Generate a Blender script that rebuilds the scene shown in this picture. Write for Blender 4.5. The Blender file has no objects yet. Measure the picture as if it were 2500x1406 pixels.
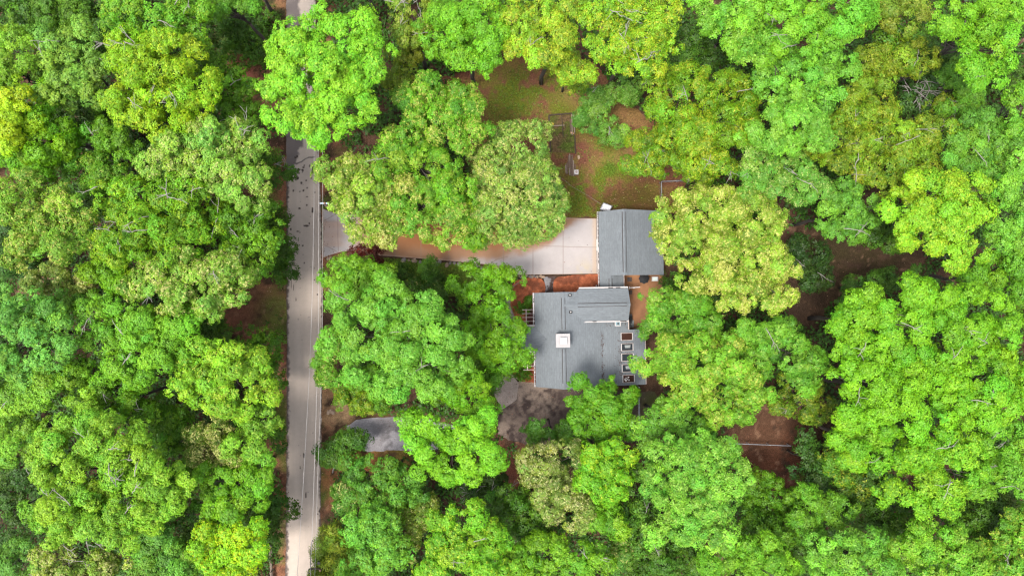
import bpy, bmesh, math, random
import numpy as np
from mathutils import Vector

# ---------------------------------------------------------------- camera, light, exposure
S = bpy.context.scene
COL = S.collection
CAM_H = 84.0                      # drone height above the ground, metres
MPP = 0.05                        # metres per photograph pixel at ground level
cam_d = bpy.data.cameras.new('camera')
cam_d.sensor_width = 36.0
cam_d.lens = 36.0 * CAM_H / (2500 * MPP)
cam_d.clip_end = 2000.0
cam = bpy.data.objects.new('camera', cam_d)
cam.location = (0, 0, CAM_H)
COL.objects.link(cam)
S.camera = cam

SUN_EL, SUN_AZ = math.radians(72), math.radians(240)      # azimuth clockwise from north (+Y)
W = bpy.data.worlds.new('World')
S.world = W
W.use_nodes = True
nt = W.node_tree
nt.nodes.clear()
sky = nt.nodes.new('ShaderNodeTexSky')
sky.sky_type = 'NISHITA'
sky.sun_disc = False
sky.sun_elevation = SUN_EL
sky.sun_rotation = SUN_AZ
sky.air_density = 1.0
sky.dust_density = 3.0
sky.ozone_density = 1.0
hs = nt.nodes.new('ShaderNodeHueSaturation')
hs.inputs['Saturation'].default_value = 0.35              # thin overcast: a greyer dome than a clear sky
bgn = nt.nodes.new('ShaderNodeBackground')
bgn.inputs['Strength'].default_value = 0.135
wo = nt.nodes.new('ShaderNodeOutputWorld')
nt.links.new(sky.outputs[0], hs.inputs['Color'])
nt.links.new(hs.outputs[0], bgn.inputs['Color'])
nt.links.new(bgn.outputs[0], wo.inputs['Surface'])

sun_d = bpy.data.lights.new('sun', 'SUN')
sun_d.energy = 1.4
sun_d.angle = math.radians(14)
sun_d.color = (1.0, 0.955, 0.88)
sun = bpy.data.objects.new('sun', sun_d)
COL.objects.link(sun)
sd = Vector((math.sin(SUN_AZ) * math.cos(SUN_EL), math.cos(SUN_AZ) * math.cos(SUN_EL), math.sin(SUN_EL)))
sun.rotation_euler = sd.to_track_quat('Z', 'Y').to_euler()

S.view_settings.view_transform = 'Standard'
S.view_settings.look = 'None'
S.view_settings.exposure = 2.0
S.view_settings.gamma = 1.0
S.cycles.max_bounces = 6
S.cycles.diffuse_bounces = 1
S.cycles.glossy_bounces = 2
S.cycles.transmission_bounces = 4
S.cycles.use_denoising = True
S.cycles.denoising_input_passes = 'RGB_ALBEDO_NORMAL'
S.cycles.denoising_prefilter = 'NONE'
S.cycles.pixel_filter_type = 'BLACKMAN_HARRIS'
S.cycles.filter_width = 1.3
LEAF_K = 0.43

# ---------------------------------------------------------------- helpers
def P(px, py, z=0.0):
    """photo pixel -> the world point at height z that is seen there"""
    f = MPP * (CAM_H - z) / CAM_H
    return np.array([(px - 1250) * f, (703 - py) * f, z])

def lin(c):
    c = np.asarray(c, float) / 255.0
    return np.where(c <= 0.04045, c / 12.92, ((c + 0.055) / 1.055) ** 2.4)

def norm(a):
    return a / np.maximum(np.linalg.norm(a, axis=-1, keepdims=True), 1e-9)

def hash2(ix, iy, seed):
    h = (ix.astype(np.int64) * 374761393 + iy.astype(np.int64) * 668265263 + seed * 974711) & 0x7fffffff
    h = ((h ^ (h >> 13)) * 1274126177) & 0x7fffffff
    h = (h ^ (h >> 16)) & 0x7fffffff
    return h / float(0x7fffffff)

def vnoise(x, y, seed=0):
    ix, iy = np.floor(x), np.floor(y)
    fx, fy = x - ix, y - iy
    fx, fy = fx * fx * (3 - 2 * fx), fy * fy * (3 - 2 * fy)
    a, b = hash2(ix, iy, seed), hash2(ix + 1, iy, seed)
    c, d = hash2(ix, iy + 1, seed), hash2(ix + 1, iy + 1, seed)
    return (a * (1 - fx) + b * fx) * (1 - fy) + (c * (1 - fx) + d * fx) * fy

def fbm(x, y, scale, seed=0, octs=4):
    t, amp, tot = 0, 1.0, 0
    for o in range(octs):
        t = t + amp * vnoise(x / scale * 2 ** o, y / scale * 2 ** o, seed + o * 17)
        tot += amp
        amp *= 0.55
    return t / tot

def sstep(a, b, x):
    t = np.clip((x - a) / (b - a), 0, 1)
    return t * t * (3 - 2 * t)

def gauss(x, y, px, py, r):
    c = P(px, py)
    return np.exp(-(((x - c[0]) ** 2 + (y - c[1]) ** 2) / (r * MPP) ** 2))

def inpoly(x, y, poly):
    x, y = np.asarray(x), np.asarray(y)
    inside = np.zeros(x.shape, bool)
    n = len(poly)
    for i in range(n):
        x1, y1 = poly[i]
        x2, y2 = poly[(i + 1) % n]
        c = ((y1 > y) != (y2 > y)) & (x < (x2 - x1) * (y - y1) / ((y2 - y1) if y2 != y1 else 1e-9) + x1)
        inside ^= c
    return inside

def wpoly(pts, z=0.0):
    return [tuple(P(a, b, z)[:2]) for a, b in pts]

def polydist(x, y, poly, closed=True):
    """distance to a polyline and the nearest point on it"""
    best = np.full(np.shape(x), 1e9)
    bx, by = np.zeros(np.shape(x)), np.zeros(np.shape(x))
    n = len(poly)
    for i in range(n if closed else n - 1):
        x1, y1 = poly[i]
        x2, y2 = poly[(i + 1) % n]
        dx, dy = x2 - x1, y2 - y1
        t = np.clip(((x - x1) * dx + (y - y1) * dy) / max(dx * dx + dy * dy, 1e-9), 0, 1)
        qx, qy = x1 + t * dx, y1 + t * dy
        d = np.hypot(x - qx, y - qy)
        m = d < best
        best = np.where(m, d, best)
        bx, by = np.where(m, qx, bx), np.where(m, qy, by)
    return best, bx, by

def mesh_np(name, co, faces_flat, k):
    """mesh from flat numpy arrays, every face with k corners"""
    me = bpy.data.meshes.new(name)
    nf = len(faces_flat) // k
    me.vertices.add(len(co))
    me.vertices.foreach_set('co', np.ascontiguousarray(co, np.float32).ravel())
    me.loops.add(len(faces_flat))
    me.loops.foreach_set('vertex_index', np.ascontiguousarray(faces_flat, np.int32))
    me.polygons.add(nf)
    me.polygons.foreach_set('loop_start', np.arange(0, nf * k, k, dtype=np.int32))
    me.update(calc_edges=True)
    return me

def set_attr(me, name, domain, rgb):
    at = me.attributes.new(name, 'FLOAT_COLOR', domain)
    rgba = np.ones((len(rgb), 4), np.float32)
    rgba[:, :3] = rgb
    at.data.foreach_set('color', rgba.ravel())

def link(name, me, mats, parent=None):
    o = bpy.data.objects.new(name, me)
    for m in (mats if isinstance(mats, (list, tuple)) else [mats]):
        o.data.materials.append(m)
    COL.objects.link(o)
    if parent is not None:
        o.parent = parent
    return o

def tag(o, label=None, cat=None, group=None, kind=None):
    if label: o['label'] = label
    if cat: o['category'] = cat
    if group: o['group'] = group
    if kind: o['kind'] = kind
    return o

def empty(name, loc, label, cat, group=None, rz=0.0):
    o = bpy.data.objects.new(name, None)
    o.empty_display_size = 0.3
    o.location = loc
    o.rotation_euler = (0, 0, rz)
    COL.objects.link(o)
    return tag(o, label, cat, group)

class MB:
    """collects polygons with material slots, then links them as one mesh object"""
    def __init__(s):
        s.v, s.f, s.m = [], [], []
    def face(s, pts, m=0):
        b = len(s.v)
        s.v += [tuple(p) for p in pts]
        s.f.append(list(range(b, b + len(pts))))
        s.m.append(m)
    def slab(s, top, t, m=0, ms=None):
        """a polygon of 3D points given a thickness t downwards"""
        ms = m if ms is None else ms
        b, n = len(s.v), len(top)
        s.v += [tuple(p) for p in top] + [(p[0], p[1], p[2] - t) for p in top]
        s.f.append([b + i for i in range(n)]); s.m.append(m)
        s.f.append([b + n + i for i in reversed(range(n))]); s.m.append(ms)
        for i in range(n):
            j = (i + 1) % n
            s.f.append([b + i, b + n + i, b + n + j, b + j]); s.m.append(ms)
    def box(s, x0, x1, y0, y1, z0, z1, m=0):
        s.slab([(x0, y0, z1), (x1, y0, z1), (x1, y1, z1), (x0, y1, z1)], z1 - z0, m)
    def bar(s, a, b, w, h, m=0):
        """a square bar from a to b, w wide (sideways), h high"""
        a, b = np.array(a, float), np.array(b, float)
        d = norm(b - a)
        up = np.array([0, 0, 1.0]) if abs(d[2]) < 0.95 else np.array([0, 1.0, 0])
        sx = norm(np.cross(d, up)); uy = np.cross(sx, d)
        c = [sx * w / 2 * i + uy * h / 2 * j for i, j in ((-1, -1), (1, -1), (1, 1), (-1, 1))]
        k = len(s.v)
        s.v += [tuple(a + q) for q in c] + [tuple(b + q) for q in c]
        for q in ([3, 2, 1, 0], [4, 5, 6, 7], [0, 1, 5, 4], [1, 2, 6, 5], [2, 3, 7, 6], [3, 0, 4, 7]):
            s.f.append([k + i for i in q]); s.m.append(m)
    def tube(s, pts, rad, n=6, m=0):
        pts = [np.array(p, float) for p in pts]
        k0 = len(s.v)
        for i, p in enumerate(pts):
            d = norm(pts[min(i + 1, len(pts) - 1)] - pts[max(i - 1, 0)])
            up = np.array([0, 0, 1.0]) if abs(d[2]) < 0.9 else np.array([1.0, 0, 0])
            a = norm(np.cross(d, up)); b = np.cross(d, a)
            r = rad[i] if hasattr(rad, '__len__') else rad
            for j in range(n):
                t = 2 * math.pi * j / n
                s.v.append(tuple(p + r * (math.cos(t) * a + math.sin(t) * b)))
        for i in range(len(pts) - 1):
            for j in range(n):
                q = k0 + i * n
                s.f.append([q + j, q + (j + 1) % n, q + n + (j + 1) % n, q + n + j]); s.m.append(m)
        s.f.append([k0 + j for j in reversed(range(n))]); s.m.append(m)
        q = k0 + (len(pts) - 1) * n
        s.f.append([q + j for j in range(n)]); s.m.append(m)
    def cyl(s, c, r0, r1, h, n=16, m=0):
        s.tube([c, (c[0], c[1], c[2] + h)], [r0, r1], n, m)
    def build(s, name, mats, parent=None, smooth=False, bevel=0):
        me = bpy.data.meshes.new(name)
        me.from_pydata(s.v, [], s.f)
        me.polygons.foreach_set('material_index', s.m)
        bm = bmesh.new(); bm.from_mesh(me)
        bmesh.ops.recalc_face_normals(bm, faces=bm.faces)
        bm.to_mesh(me); bm.free()
        if smooth:
            me.polygons.foreach_set('use_smooth', [True] * len(me.polygons))
        me.update()
        o = link(name, me, mats, parent)
        if bevel:
            b = o.modifiers.new('bevel', 'BEVEL'); b.width = bevel; b.segments = 2; b.limit_method = 'ANGLE'
        return o

# ---------------------------------------------------------------- materials
def new_mat(name):
    m = bpy.data.materials.new(name)
    m.use_nodes = True
    n = m.node_tree
    n.nodes.clear()
    out = n.nodes.new('ShaderNodeOutputMaterial')
    b = n.nodes.new('ShaderNodeBsdfPrincipled')
    n.links.new(b.outputs[0], out.inputs['Surface'])
    return m, n, b, out

def noise_col(n, base, scale, amt, detail=4, vec=None, rough=0.6):
    """multiply a colour (socket or tuple) by noise in 1-amt .. 1+amt"""
    no = n.nodes.new('ShaderNodeTexNoise')
    no.inputs['Scale'].default_value = scale
    no.inputs['Detail'].default_value = detail
    no.inputs['Roughness'].default_value = rough
    if vec is not None: n.links.new(vec, no.inputs['Vector'])
    mr = n.nodes.new('ShaderNodeMapRange')
    mr.inputs['From Min'].default_value, mr.inputs['From Max'].default_value = 0.25, 0.75
    mr.inputs['To Min'].default_value, mr.inputs['To Max'].default_value = 1 - amt, 1 + amt
    n.links.new(no.outputs['Fac'], mr.inputs['Value'])
    mx = n.nodes.new('ShaderNodeMix'); mx.data_type = 'RGBA'; mx.blend_type = 'MULTIPLY'
    mx.inputs['Factor'].default_value = 1
    if isinstance(base, (tuple, list, np.ndarray)): mx.inputs[6].default_value = (*base[:3], 1)
    else: n.links.new(base, mx.inputs[6])
    n.links.new(mr.outputs[0], mx.inputs[7])
    return mx.outputs[2]

def simple(name, c, rough=0.7, metal=0.0, amt=0.12, scale=6.0, bump=0.0, spec=0.3):
    m, n, b, _ = new_mat(name)
    tc = n.nodes.new('ShaderNodeTexCoord')
    n.links.new(noise_col(n, c, scale, amt, vec=tc.outputs['Object']), b.inputs['Base Color'])
    b.inputs['Roughness'].default_value = rough
    b.inputs['Metallic'].default_value = metal
    b.inputs['Specular IOR Level'].default_value = spec
    if bump:
        no = n.nodes.new('ShaderNodeTexNoise'); no.inputs['Scale'].default_value = scale * 3
        n.links.new(tc.outputs['Object'], no.inputs['Vector'])
        bp = n.nodes.new('ShaderNodeBump'); bp.inputs['Strength'].default_value = bump; bp.inputs['Distance'].default_value = 0.05
        n.links.new(no.outputs['Fac'], bp.inputs['Height']); n.links.new(bp.outputs[0], b.inputs['Normal'])
    return m

def attr_mat(name, layers, rough=0.9, bump=0.3, bscale=8.0, spec=0.03, bdist=0.05):
    """colour from the point attribute Col, mottled by noise layers [(scale, amount)]"""
    m, n, b, _ = new_mat(name)
    at = n.nodes.new('ShaderNodeAttribute'); at.attribute_name = 'Col'
    tc = n.nodes.new('ShaderNodeTexCoord')
    c = at.outputs['Color']
    for sc, am in layers:
        c = noise_col(n, c, sc, am, 3, tc.outputs['Object'])
    n.links.new(c, b.inputs['Base Color'])
    b.inputs['Roughness'].default_value = rough
    b.inputs['Specular IOR Level'].default_value = spec
    if bump:
        no = n.nodes.new('ShaderNodeTexNoise'); no.inputs['Scale'].default_value = bscale; no.inputs['Detail'].default_value = 5
        n.links.new(tc.outputs['Object'], no.inputs['Vector'])
        bp = n.nodes.new('ShaderNodeBump'); bp.inputs['Strength'].default_value = bump; bp.inputs['Distance'].default_value = bdist
        n.links.new(no.outputs['Fac'], bp.inputs['Height']); n.links.new(bp.outputs[0], b.inputs['Normal'])
    return m

def leaf_material():
    m, n, b, out = new_mat('leaf')
    at = n.nodes.new('ShaderNodeAttribute'); at.attribute_name = 'Col'
    n.links.new(at.outputs['Color'], b.inputs['Base Color'])
    b.inputs['Roughness'].default_value = 0.5
    b.inputs['Specular IOR Level'].default_value = 0.22
    tr = n.nodes.new('ShaderNodeBsdfTranslucent')
    n.links.new(at.outputs['Color'], tr.inputs['Color'])
    mx = n.nodes.new('ShaderNodeMixShader'); mx.inputs[0].default_value = 0.24
    n.links.new(b.outputs[0], mx.inputs[1]); n.links.new(tr.outputs[0], mx.inputs[2])
    n.links.new(mx.outputs[0], out.inputs['Surface'])
    return m

def shingle(name, along):
    """asphalt shingles; along = axis the courses run on (0 = x, 1 = y) in object coordinates"""
    m, n, b, _ = new_mat(name)
    tc = n.nodes.new('ShaderNodeTexCoord')
    mp = n.nodes.new('ShaderNodeMapping')
    if along == 1: mp.inputs['Rotation'].default_value = (0, 0, math.radians(90))
    n.links.new(tc.outputs['Object'], mp.inputs['Vector'])
    br = n.nodes.new('ShaderNodeTexBrick')
    br.inputs['Color1'].default_value = (0.103, 0.113, 0.121, 1)
    br.inputs['Color2'].default_value = (0.114, 0.125, 0.134, 1)
    br.inputs['Mortar'].default_value = (0.095, 0.104, 0.112, 1)
    br.inputs['Scale'].default_value = 1.0
    br.inputs['Brick Width'].default_value = 0.9
    br.inputs['Row Height'].default_value = 0.26
    br.inputs['Mortar Size'].default_value = 0.02
    br.inputs['Mortar Smooth'].default_value = 0.6
    n.links.new(mp.outputs[0], br.inputs['Vector'])
    c = noise_col(n, br.outputs['Color'], 0.45, 0.08, 5, tc.outputs['Object'])
    m2 = n.nodes.new('ShaderNodeMapping'); m2.inputs['Scale'].default_value = (1.6, 7.0, 1.0)
    n.links.new(mp.outputs[0], m2.inputs['Vector'])
    c = noise_col(n, c, 1.6, 0.15, 3, m2.outputs[0])
    c = noise_col(n, c, 0.16, 0.07, 2, tc.outputs['Object'])
    n.links.new(c, b.inputs['Base Color'])
    b.inputs['Roughness'].default_value = 0.85
    b.inputs['Specular IOR Level'].default_value = 0.2
    bp = n.nodes.new('ShaderNodeBump'); bp.inputs['Strength'].default_value = 0.25; bp.inputs['Distance'].default_value = 0.01
    n.links.new(br.outputs['Fac'], bp.inputs['Height']); bp.invert = True
    n.links.new(bp.outputs[0], b.inputs['Normal'])
    return m

def glass_mat(name, c, rough=0.08):
    m, n, b, _ = new_mat(name)
    b.inputs['Base Color'].default_value = (*c, 1)
    b.inputs['Roughness'].default_value = rough
    b.inputs['Specular IOR Level'].default_value = 0.7
    return m

M = {}
M['leaf'] = leaf_material()
M['bark'] = simple('bark', (0.055, 0.045, 0.038), 0.9, amt=0.35, scale=4, bump=0.4)
M['pale_bark'] = simple('pale_bark', (0.20, 0.18, 0.165), 0.85, amt=0.25, scale=5, bump=0.3)
M['brown_bark'] = simple('brown_bark', (0.17, 0.10, 0.065), 0.9, amt=0.35, scale=5, bump=0.4)
M['shingle_y'] = shingle('shingle_y', 1)
M['shingle_x'] = shingle('shingle_x', 0)
M['white'] = simple('white_paint', (0.34, 0.315, 0.305), 0.5, amt=0.12, scale=3)
M['cap_white'] = simple('cap_white', (0.225, 0.212, 0.21), 0.55, amt=0.06, scale=2)
M['trim_tan'] = simple('pale_timber', (0.36, 0.29, 0.26), 0.7, amt=0.15, scale=5)
M['siding'] = simple('siding', (0.13, 0.075, 0.05), 0.8, amt=0.15, scale=3)
M['chimney_brown'] = simple('chimney_brown', (0.12, 0.065, 0.055), 0.8, amt=0.15, scale=3)
M['gutter_dirt'] = simple('gutter_dirt', (0.02, 0.014, 0.012), 0.95, amt=0.5, scale=4)
M['deck_brown'] = simple('deck_brown', (0.20, 0.093, 0.042), 0.8, amt=0.3, scale=0.8)
M['deck_red'] = simple('deck_red', (0.105, 0.040, 0.034), 0.75, amt=0.2, scale=2)
M['black'] = simple('black_fabric', (0.012, 0.012, 0.013), 0.8, amt=0.2)
M['dark_metal'] = simple('dark_metal', (0.03, 0.03, 0.032), 0.45, 0.6, amt=0.2)
M['grey_metal'] = simple('grey_metal', (0.24, 0.25, 0.27), 0.45, 0.5, amt=0.15)
M['concrete_grey'] = simple('concrete_grey', (0.17, 0.18, 0.175), 0.9, amt=0.2, scale=3)
M['glass_brown'] = glass_mat('glass_brown', (0.035, 0.016, 0.012))
M['glass_dark'] = glass_mat('glass_dark', (0.022, 0.026, 0.03))
M['glass_blue'] = glass_mat('glass_blue', (0.10, 0.17, 0.19), 0.1)
M['old_wood'] = simple('old_wood', (0.085, 0.056, 0.042), 0.9, amt=0.35, scale=5)
M['grey_wood'] = simple('grey_wood', (0.155, 0.12, 0.095), 0.9, amt=0.3, scale=5)
M['dark_wood'] = simple('dark_wood', (0.035, 0.024, 0.018), 0.95, amt=0.4, scale=4)
M['rock'] = simple('rock', (0.14, 0.12, 0.11), 0.9, amt=0.35, scale=3, bump=0.5)
M['tan_rock'] = simple('tan_rock', (0.24, 0.17, 0.12), 0.9, amt=0.3, scale=3, bump=0.4)
M['tarp'] = simple('white_tarp', (0.42, 0.42, 0.46), 0.45, amt=0.08, scale=3)
M['rubber'] = simple('rubber', (0.015, 0.015, 0.015), 0.8)
M['wire'] = simple('wire', (0.36, 0.34, 0.33), 0.5, 0.2, amt=0.05)
M['dark_wire'] = simple('dark_wire', (0.025, 0.025, 0.03), 0.5, amt=0.1)
M['blue_metal'] = simple('blue_metal', (0.17, 0.23, 0.27), 0.4, 0.2, amt=0.1)
# ---------------------------------------------------------------- ground, road, drive, beds
ROAD = [(699, -60), (699, 300), (700, 700), (700, 1100), (698, 1300), (696, 1470), (781, 1470), (782, 1350), (783, 1200), (784, 1100),
        (787, 900), (787, 700), (784, 500), (778, 380), (774, 200), (770, -60)]
DRIVE = [(789, 510), (806, 517), (824, 521), (900, 527), (1100, 531), (1385, 532), (1455, 534), (1456, 668), (1265, 671), (1252, 667),
         (1240, 660), (1226, 653), (1195, 646), (1100, 637), (1000, 629), (920, 623), (862, 612), (836, 614), (812, 621), (789, 629)]
LAWN = [(1075, 190), (1180, 165), (1300, 120), (1450, 150), (1540, 260), (1640, 330), (1680, 420), (1650, 520), (1458, 530), (1380, 531), (1250, 531),
        (1150, 420), (1100, 300)]
SHADE_LAWN = [(900, 628), (1000, 633), (1100, 642), (1195, 652), (1225, 660), (1240, 680), (1180, 720), (1000, 730), (900, 700)]
GRAVEL = [(846, 1040), (870, 1026), (905, 1018), (960, 1017), (1040, 1022), (1120, 1040), (1130, 1090), (1030, 1100), (960, 1100), (905, 1102), (868, 1094), (850, 1070)]
MULCH_A = [(1246, 700), (1262, 684), (1300, 677), (1322, 680), (1330, 690), (1331, 706), (1328, 735), (1316, 745), (1316, 800), (1262, 800), (1256, 770), (1246, 745)]
MULCH_B = [(1352, 684), (1362, 676), (1400, 671), (1462, 669), (1475, 672), (1475, 716), (1352, 716), (1350, 700)]
MULCH_C = [(1246, 885), (1262, 868), (1300, 852), (1320, 852), (1320, 936), (1290, 934), (1268, 930), (1254, 916)]
WALK = [(1326, 676), (1356, 674), (1353, 690), (1352, 730), (1330, 730), (1332, 700)]
FRONT_WALK = [(1234, 705), (1256, 700), (1252, 740), (1262, 790), (1262, 860), (1246, 885), (1252, 915), (1266, 934), (1262, 975), (1225, 1000), (1205, 960),
              (1228, 900), (1234, 840), (1222, 770)]
YARD_SOUTH = [(1215, 935), (1320, 925), (1420, 955), (1600, 955), (1640, 1040), (1560, 1080), (1290, 1090), (1215, 1060)]
DIM_FLOOR_A = [(1920, 540), (2050, 590), (2240, 600), (2260, 670), (2060, 690), (2000, 790), (1930, 800), (1880, 700), (1890, 600)]
DIM_FLOOR_B = [(1700, 1010), (1990, 970), (2010, 1050), (1960, 1120), (1960, 1200), (1830, 1200), (1790, 1080)]
TOP_GAP = [(930, 20), (970, 20), (975, 140), (930, 140)]

def grid_mesh(name, xs, ys, z):
    X, Y = np.meshgrid(xs, ys)
    nx, ny = len(xs), len(ys)
    co = np.stack([X.ravel(), Y.ravel(), np.full(nx * ny, float(z))], 1)
    i = np.arange(ny - 1)[:, None] * nx + np.arange(nx - 1)[None, :]
    f = np.stack([i, i + 1, i + nx + 1, i + nx], -1).reshape(-1)
    return co, f

def zone(name, poly_px, z, res, colfn, mat, wobble=0.0, seed=1, zfn=None):
    """a flat sheet cut to a polygon (edge vertices snapped onto the outline), coloured per point"""
    poly = wpoly(poly_px)
    if wobble:
        q = []
        for i, (a, b) in enumerate(poly):
            c, d = poly[(i + 1) % len(poly)]
            L = math.hypot(c - a, d - b); k = max(1, int(L / 0.35))
            for j in range(k):
                t = j / k
                x, y = a + (c - a) * t, b + (d - b) * t
                nx, ny = -(d - b) / L, (c - a) / L
                w = (float(fbm(np.array([x]), np.array([y]), 0.8, seed, 3)[0]) - 0.5) * 2 * wobble
                q.append((x + nx * w, y + ny * w))
        poly = q
    pa = np.array(poly)
    xs = np.arange(pa[:, 0].min() - res, pa[:, 0].max() + 2 * res, res)
    ys = np.arange(pa[:, 1].min() - res, pa[:, 1].max() + 2 * res, res)
    co, f = grid_mesh(name, xs, ys, z)
    f = f.reshape(-1, 4)
    cen = co[f].mean(1)
    f = f[inpoly(cen[:, 0], cen[:, 1], poly)]
    e = np.concatenate([f[:, [0, 1]], f[:, [1, 2]], f[:, [2, 3]], f[:, [3, 0]]])
    es = np.sort(e, 1)
    key = es[:, 0].astype(np.int64) * len(co) + es[:, 1]
    u, cnt = np.unique(key, return_counts=True)
    bk = u[cnt == 1]
    bv = np.unique(np.concatenate([bk // len(co), bk % len(co)]))
    _, bx, by = polydist(co[bv, 0], co[bv, 1], poly)
    co[bv, 0], co[bv, 1] = bx, by
    used = np.unique(f)
    remap = np.full(len(co), -1); remap[used] = np.arange(len(used))
    co, f = co[used], remap[f]
    if zfn is not None: co[:, 2] += zfn(co[:, 0], co[:, 1])
    me = mesh_np(name, co, f.ravel(), 4)
    set_attr(me, 'Col', 'POINT', np.clip(colfn(co[:, 0], co[:, 1]), 0, 1))
    o = link(name, me, mat)
    return tag(o, kind='structure')

def mix(a, b, t):
    return a * (1 - t[:, None]) + b * t[:, None]

LITTER = np.array([0.064, 0.036, 0.023])
DARK_SOIL = np.array([0.034, 0.021, 0.014])
GRASS = np.array([0.085, 0.125, 0.016])
TAN = np.array([0.24, 0.165, 0.085])
BROWN = np.array([0.125, 0.068, 0.042])

def ground_col(x, y):
    n1, n2 = fbm(x, y, 5.0, 3), fbm(x, y, 1.4, 9)
    n3 = fbm(x, y, 0.55, 71, 3)
    c = mix(np.tile(DARK_SOIL, (len(x), 1)), LITTER, sstep(0.40, 0.62, n1 * 0.6 + n2 * 0.4))
    # road verges: redder litter with moss and grass patches
    xw = P(677, 0)[0]; xe = P(800, 0)[0]
    v = np.exp(-((x - xw) / 2.6) ** 2) + np.exp(-((x - xe) / 1.8) ** 2)
    c = mix(c, np.array([0.15, 0.066, 0.038]), np.clip(v, 0, 1) * sstep(0.38, 0.6, n2))
    c = mix(c, np.array([0.060, 0.085, 0.016]), np.clip(v, 0, 1) * sstep(0.50, 0.66, n1 * 0.5 + fbm(x, y, 2.2, 77) * 0.5) * 0.9)
    for px, py, r, col, a in ((610, 90, 70, (0.045, 0.10, 0.014), 0.9), (600, 175, 45, (0.20, 0.070, 0.048), 0.9), (640, 250, 45, (0.16, 0.06, 0.042), .8),
                              (600, 785, 75, (0.115, 0.05, 0.03), 0.9), (680, 760, 40, (0.075, 0.11, 0.02), .7), (800, 990, 50, (0.18, 0.11, 0.055), .7),
                              (830, 1010, 30, (0.28, 0.19, 0.11), .4), (800, 1150, 50, (0.20, 0.085, 0.04), .8), (930, 1115, 70, (0.13, 0.10, 0.02), .7),
                              (880, 1135, 50, (0.17, 0.062, 0.03), .7), (1240, 1150, 60, (0.15, 0.05, 0.03), .8), (780, 1330, 40, (0.12, 0.11, 0.04), .7),
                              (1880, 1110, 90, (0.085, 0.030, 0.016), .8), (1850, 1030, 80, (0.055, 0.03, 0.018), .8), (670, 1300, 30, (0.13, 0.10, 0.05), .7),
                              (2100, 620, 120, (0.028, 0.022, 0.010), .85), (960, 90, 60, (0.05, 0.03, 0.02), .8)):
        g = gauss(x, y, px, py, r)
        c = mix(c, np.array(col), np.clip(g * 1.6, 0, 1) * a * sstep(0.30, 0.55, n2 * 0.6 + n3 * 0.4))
    sp = sstep(0.66, 0.78, n3) * 0.5
    c = mix(c, np.array([0.21, 0.12, 0.075]), sp * sstep(.3, .6, n1))
    return c

def ground():
    core = lambda a, b, s: np.arange(a, b + s / 2, s)
    xs = np.concatenate([[-700, -400, -220, -120, -95], core(-80, 80, 0.25), [95, 120, 220, 400, 700]])
    ys = np.concatenate([[-700, -400, -220, -120, -75], core(-50, 50, 0.25), [75, 120, 220, 400, 700]])
    co, f = grid_mesh('ground', xs, ys, 0)
    me = mesh_np('ground', co, f, 4)
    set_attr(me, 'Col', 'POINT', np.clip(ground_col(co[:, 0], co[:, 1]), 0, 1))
    m = attr_mat('forest_floor', [(9.0, 0.45), (2.5, 0.25)], 0.95, 0.6, 7, bdist=0.12)
    tag(link('ground', me, m), kind='structure')
ground()

LAWN_MAT = attr_mat('lawn', [(5.0, 0.5), (16.0, 0.4)], 0.95, 0.5, 12, bdist=0.08)
def lawn_col(x, y):
    n1, n2, n3 = fbm(x, y, 3.6, 21), fbm(x, y, 1.2, 23), fbm(x, y, 0.5, 25, 3)
    t = n1 * 0.45 + n2 * 0.35 + n3 * 0.2
    G = (0.9 * gauss(x, y, 1245, 235, 75) + 1.0 * gauss(x, y, 1420, 475, 70) + 0.9 * gauss(x, y, 1500, 455, 55) + .7 * gauss(x, y, 1480, 345, 45) +
         .8 * gauss(x, y, 1372, 290, 50) + .8 * gauss(x, y, 1380, 350, 40) + .6 * gauss(x, y, 1560, 475, 40) + .6 * gauss(x, y, 1340, 200, 45))
    T = 1.0 * gauss(x, y, 1480, 400, 70) + .7 * gauss(x, y, 1530, 350, 50) + .6 * gauss(x, y, 1370, 230, 40) + .7 * gauss(x, y, 1420, 200, 50)
    B = 1.1 * gauss(x, y, 1300, 315, 50) + .8 * gauss(x, y, 1140, 195, 60) + .9 * gauss(x, y, 1590, 415, 55) + .8 * gauss(x, y, 1420, 370, 30) + .9 * gauss(x, y, 1395, 410, 40)
    c = mix(np.tile(BROWN, (len(x), 1)), np.array([0.14, 0.105, 0.040]), sstep(.4, .6, t))
    c = mix(c, TAN, np.clip(T * 1.2, 0, 1) * sstep(0.36, 0.58, t))
    c = mix(c, GRASS, np.clip(G * 1.35, 0, 1) * sstep(0.33, 0.52, n2 * 0.5 + n3 * 0.3 + n1 * .2))
    c = mix(c, np.array([0.115, 0.058, 0.040]), np.clip(B * 1.2, 0, 1) * sstep(0.35, 0.55, 1 - t))
    c = mix(c, np.array([0.06, 0.12, 0.014]), np.clip(gauss(x, y, 1489, 414, 13) * 2.2, 0, 1))
    d = np.clip(1.4 * gauss(x, y, 1560, 500, 60) + 1.2 * gauss(x, y, 1490, 512, 40), 0, 1)  # soft shade along the garage's north wall, put into the lawn colour
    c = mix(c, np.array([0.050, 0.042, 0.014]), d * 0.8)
    return c * np.array([.84, .67, .62])
zone('lawn', LAWN, 0.004, 0.12, lawn_col, LAWN_MAT, 0.5, 5)

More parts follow.
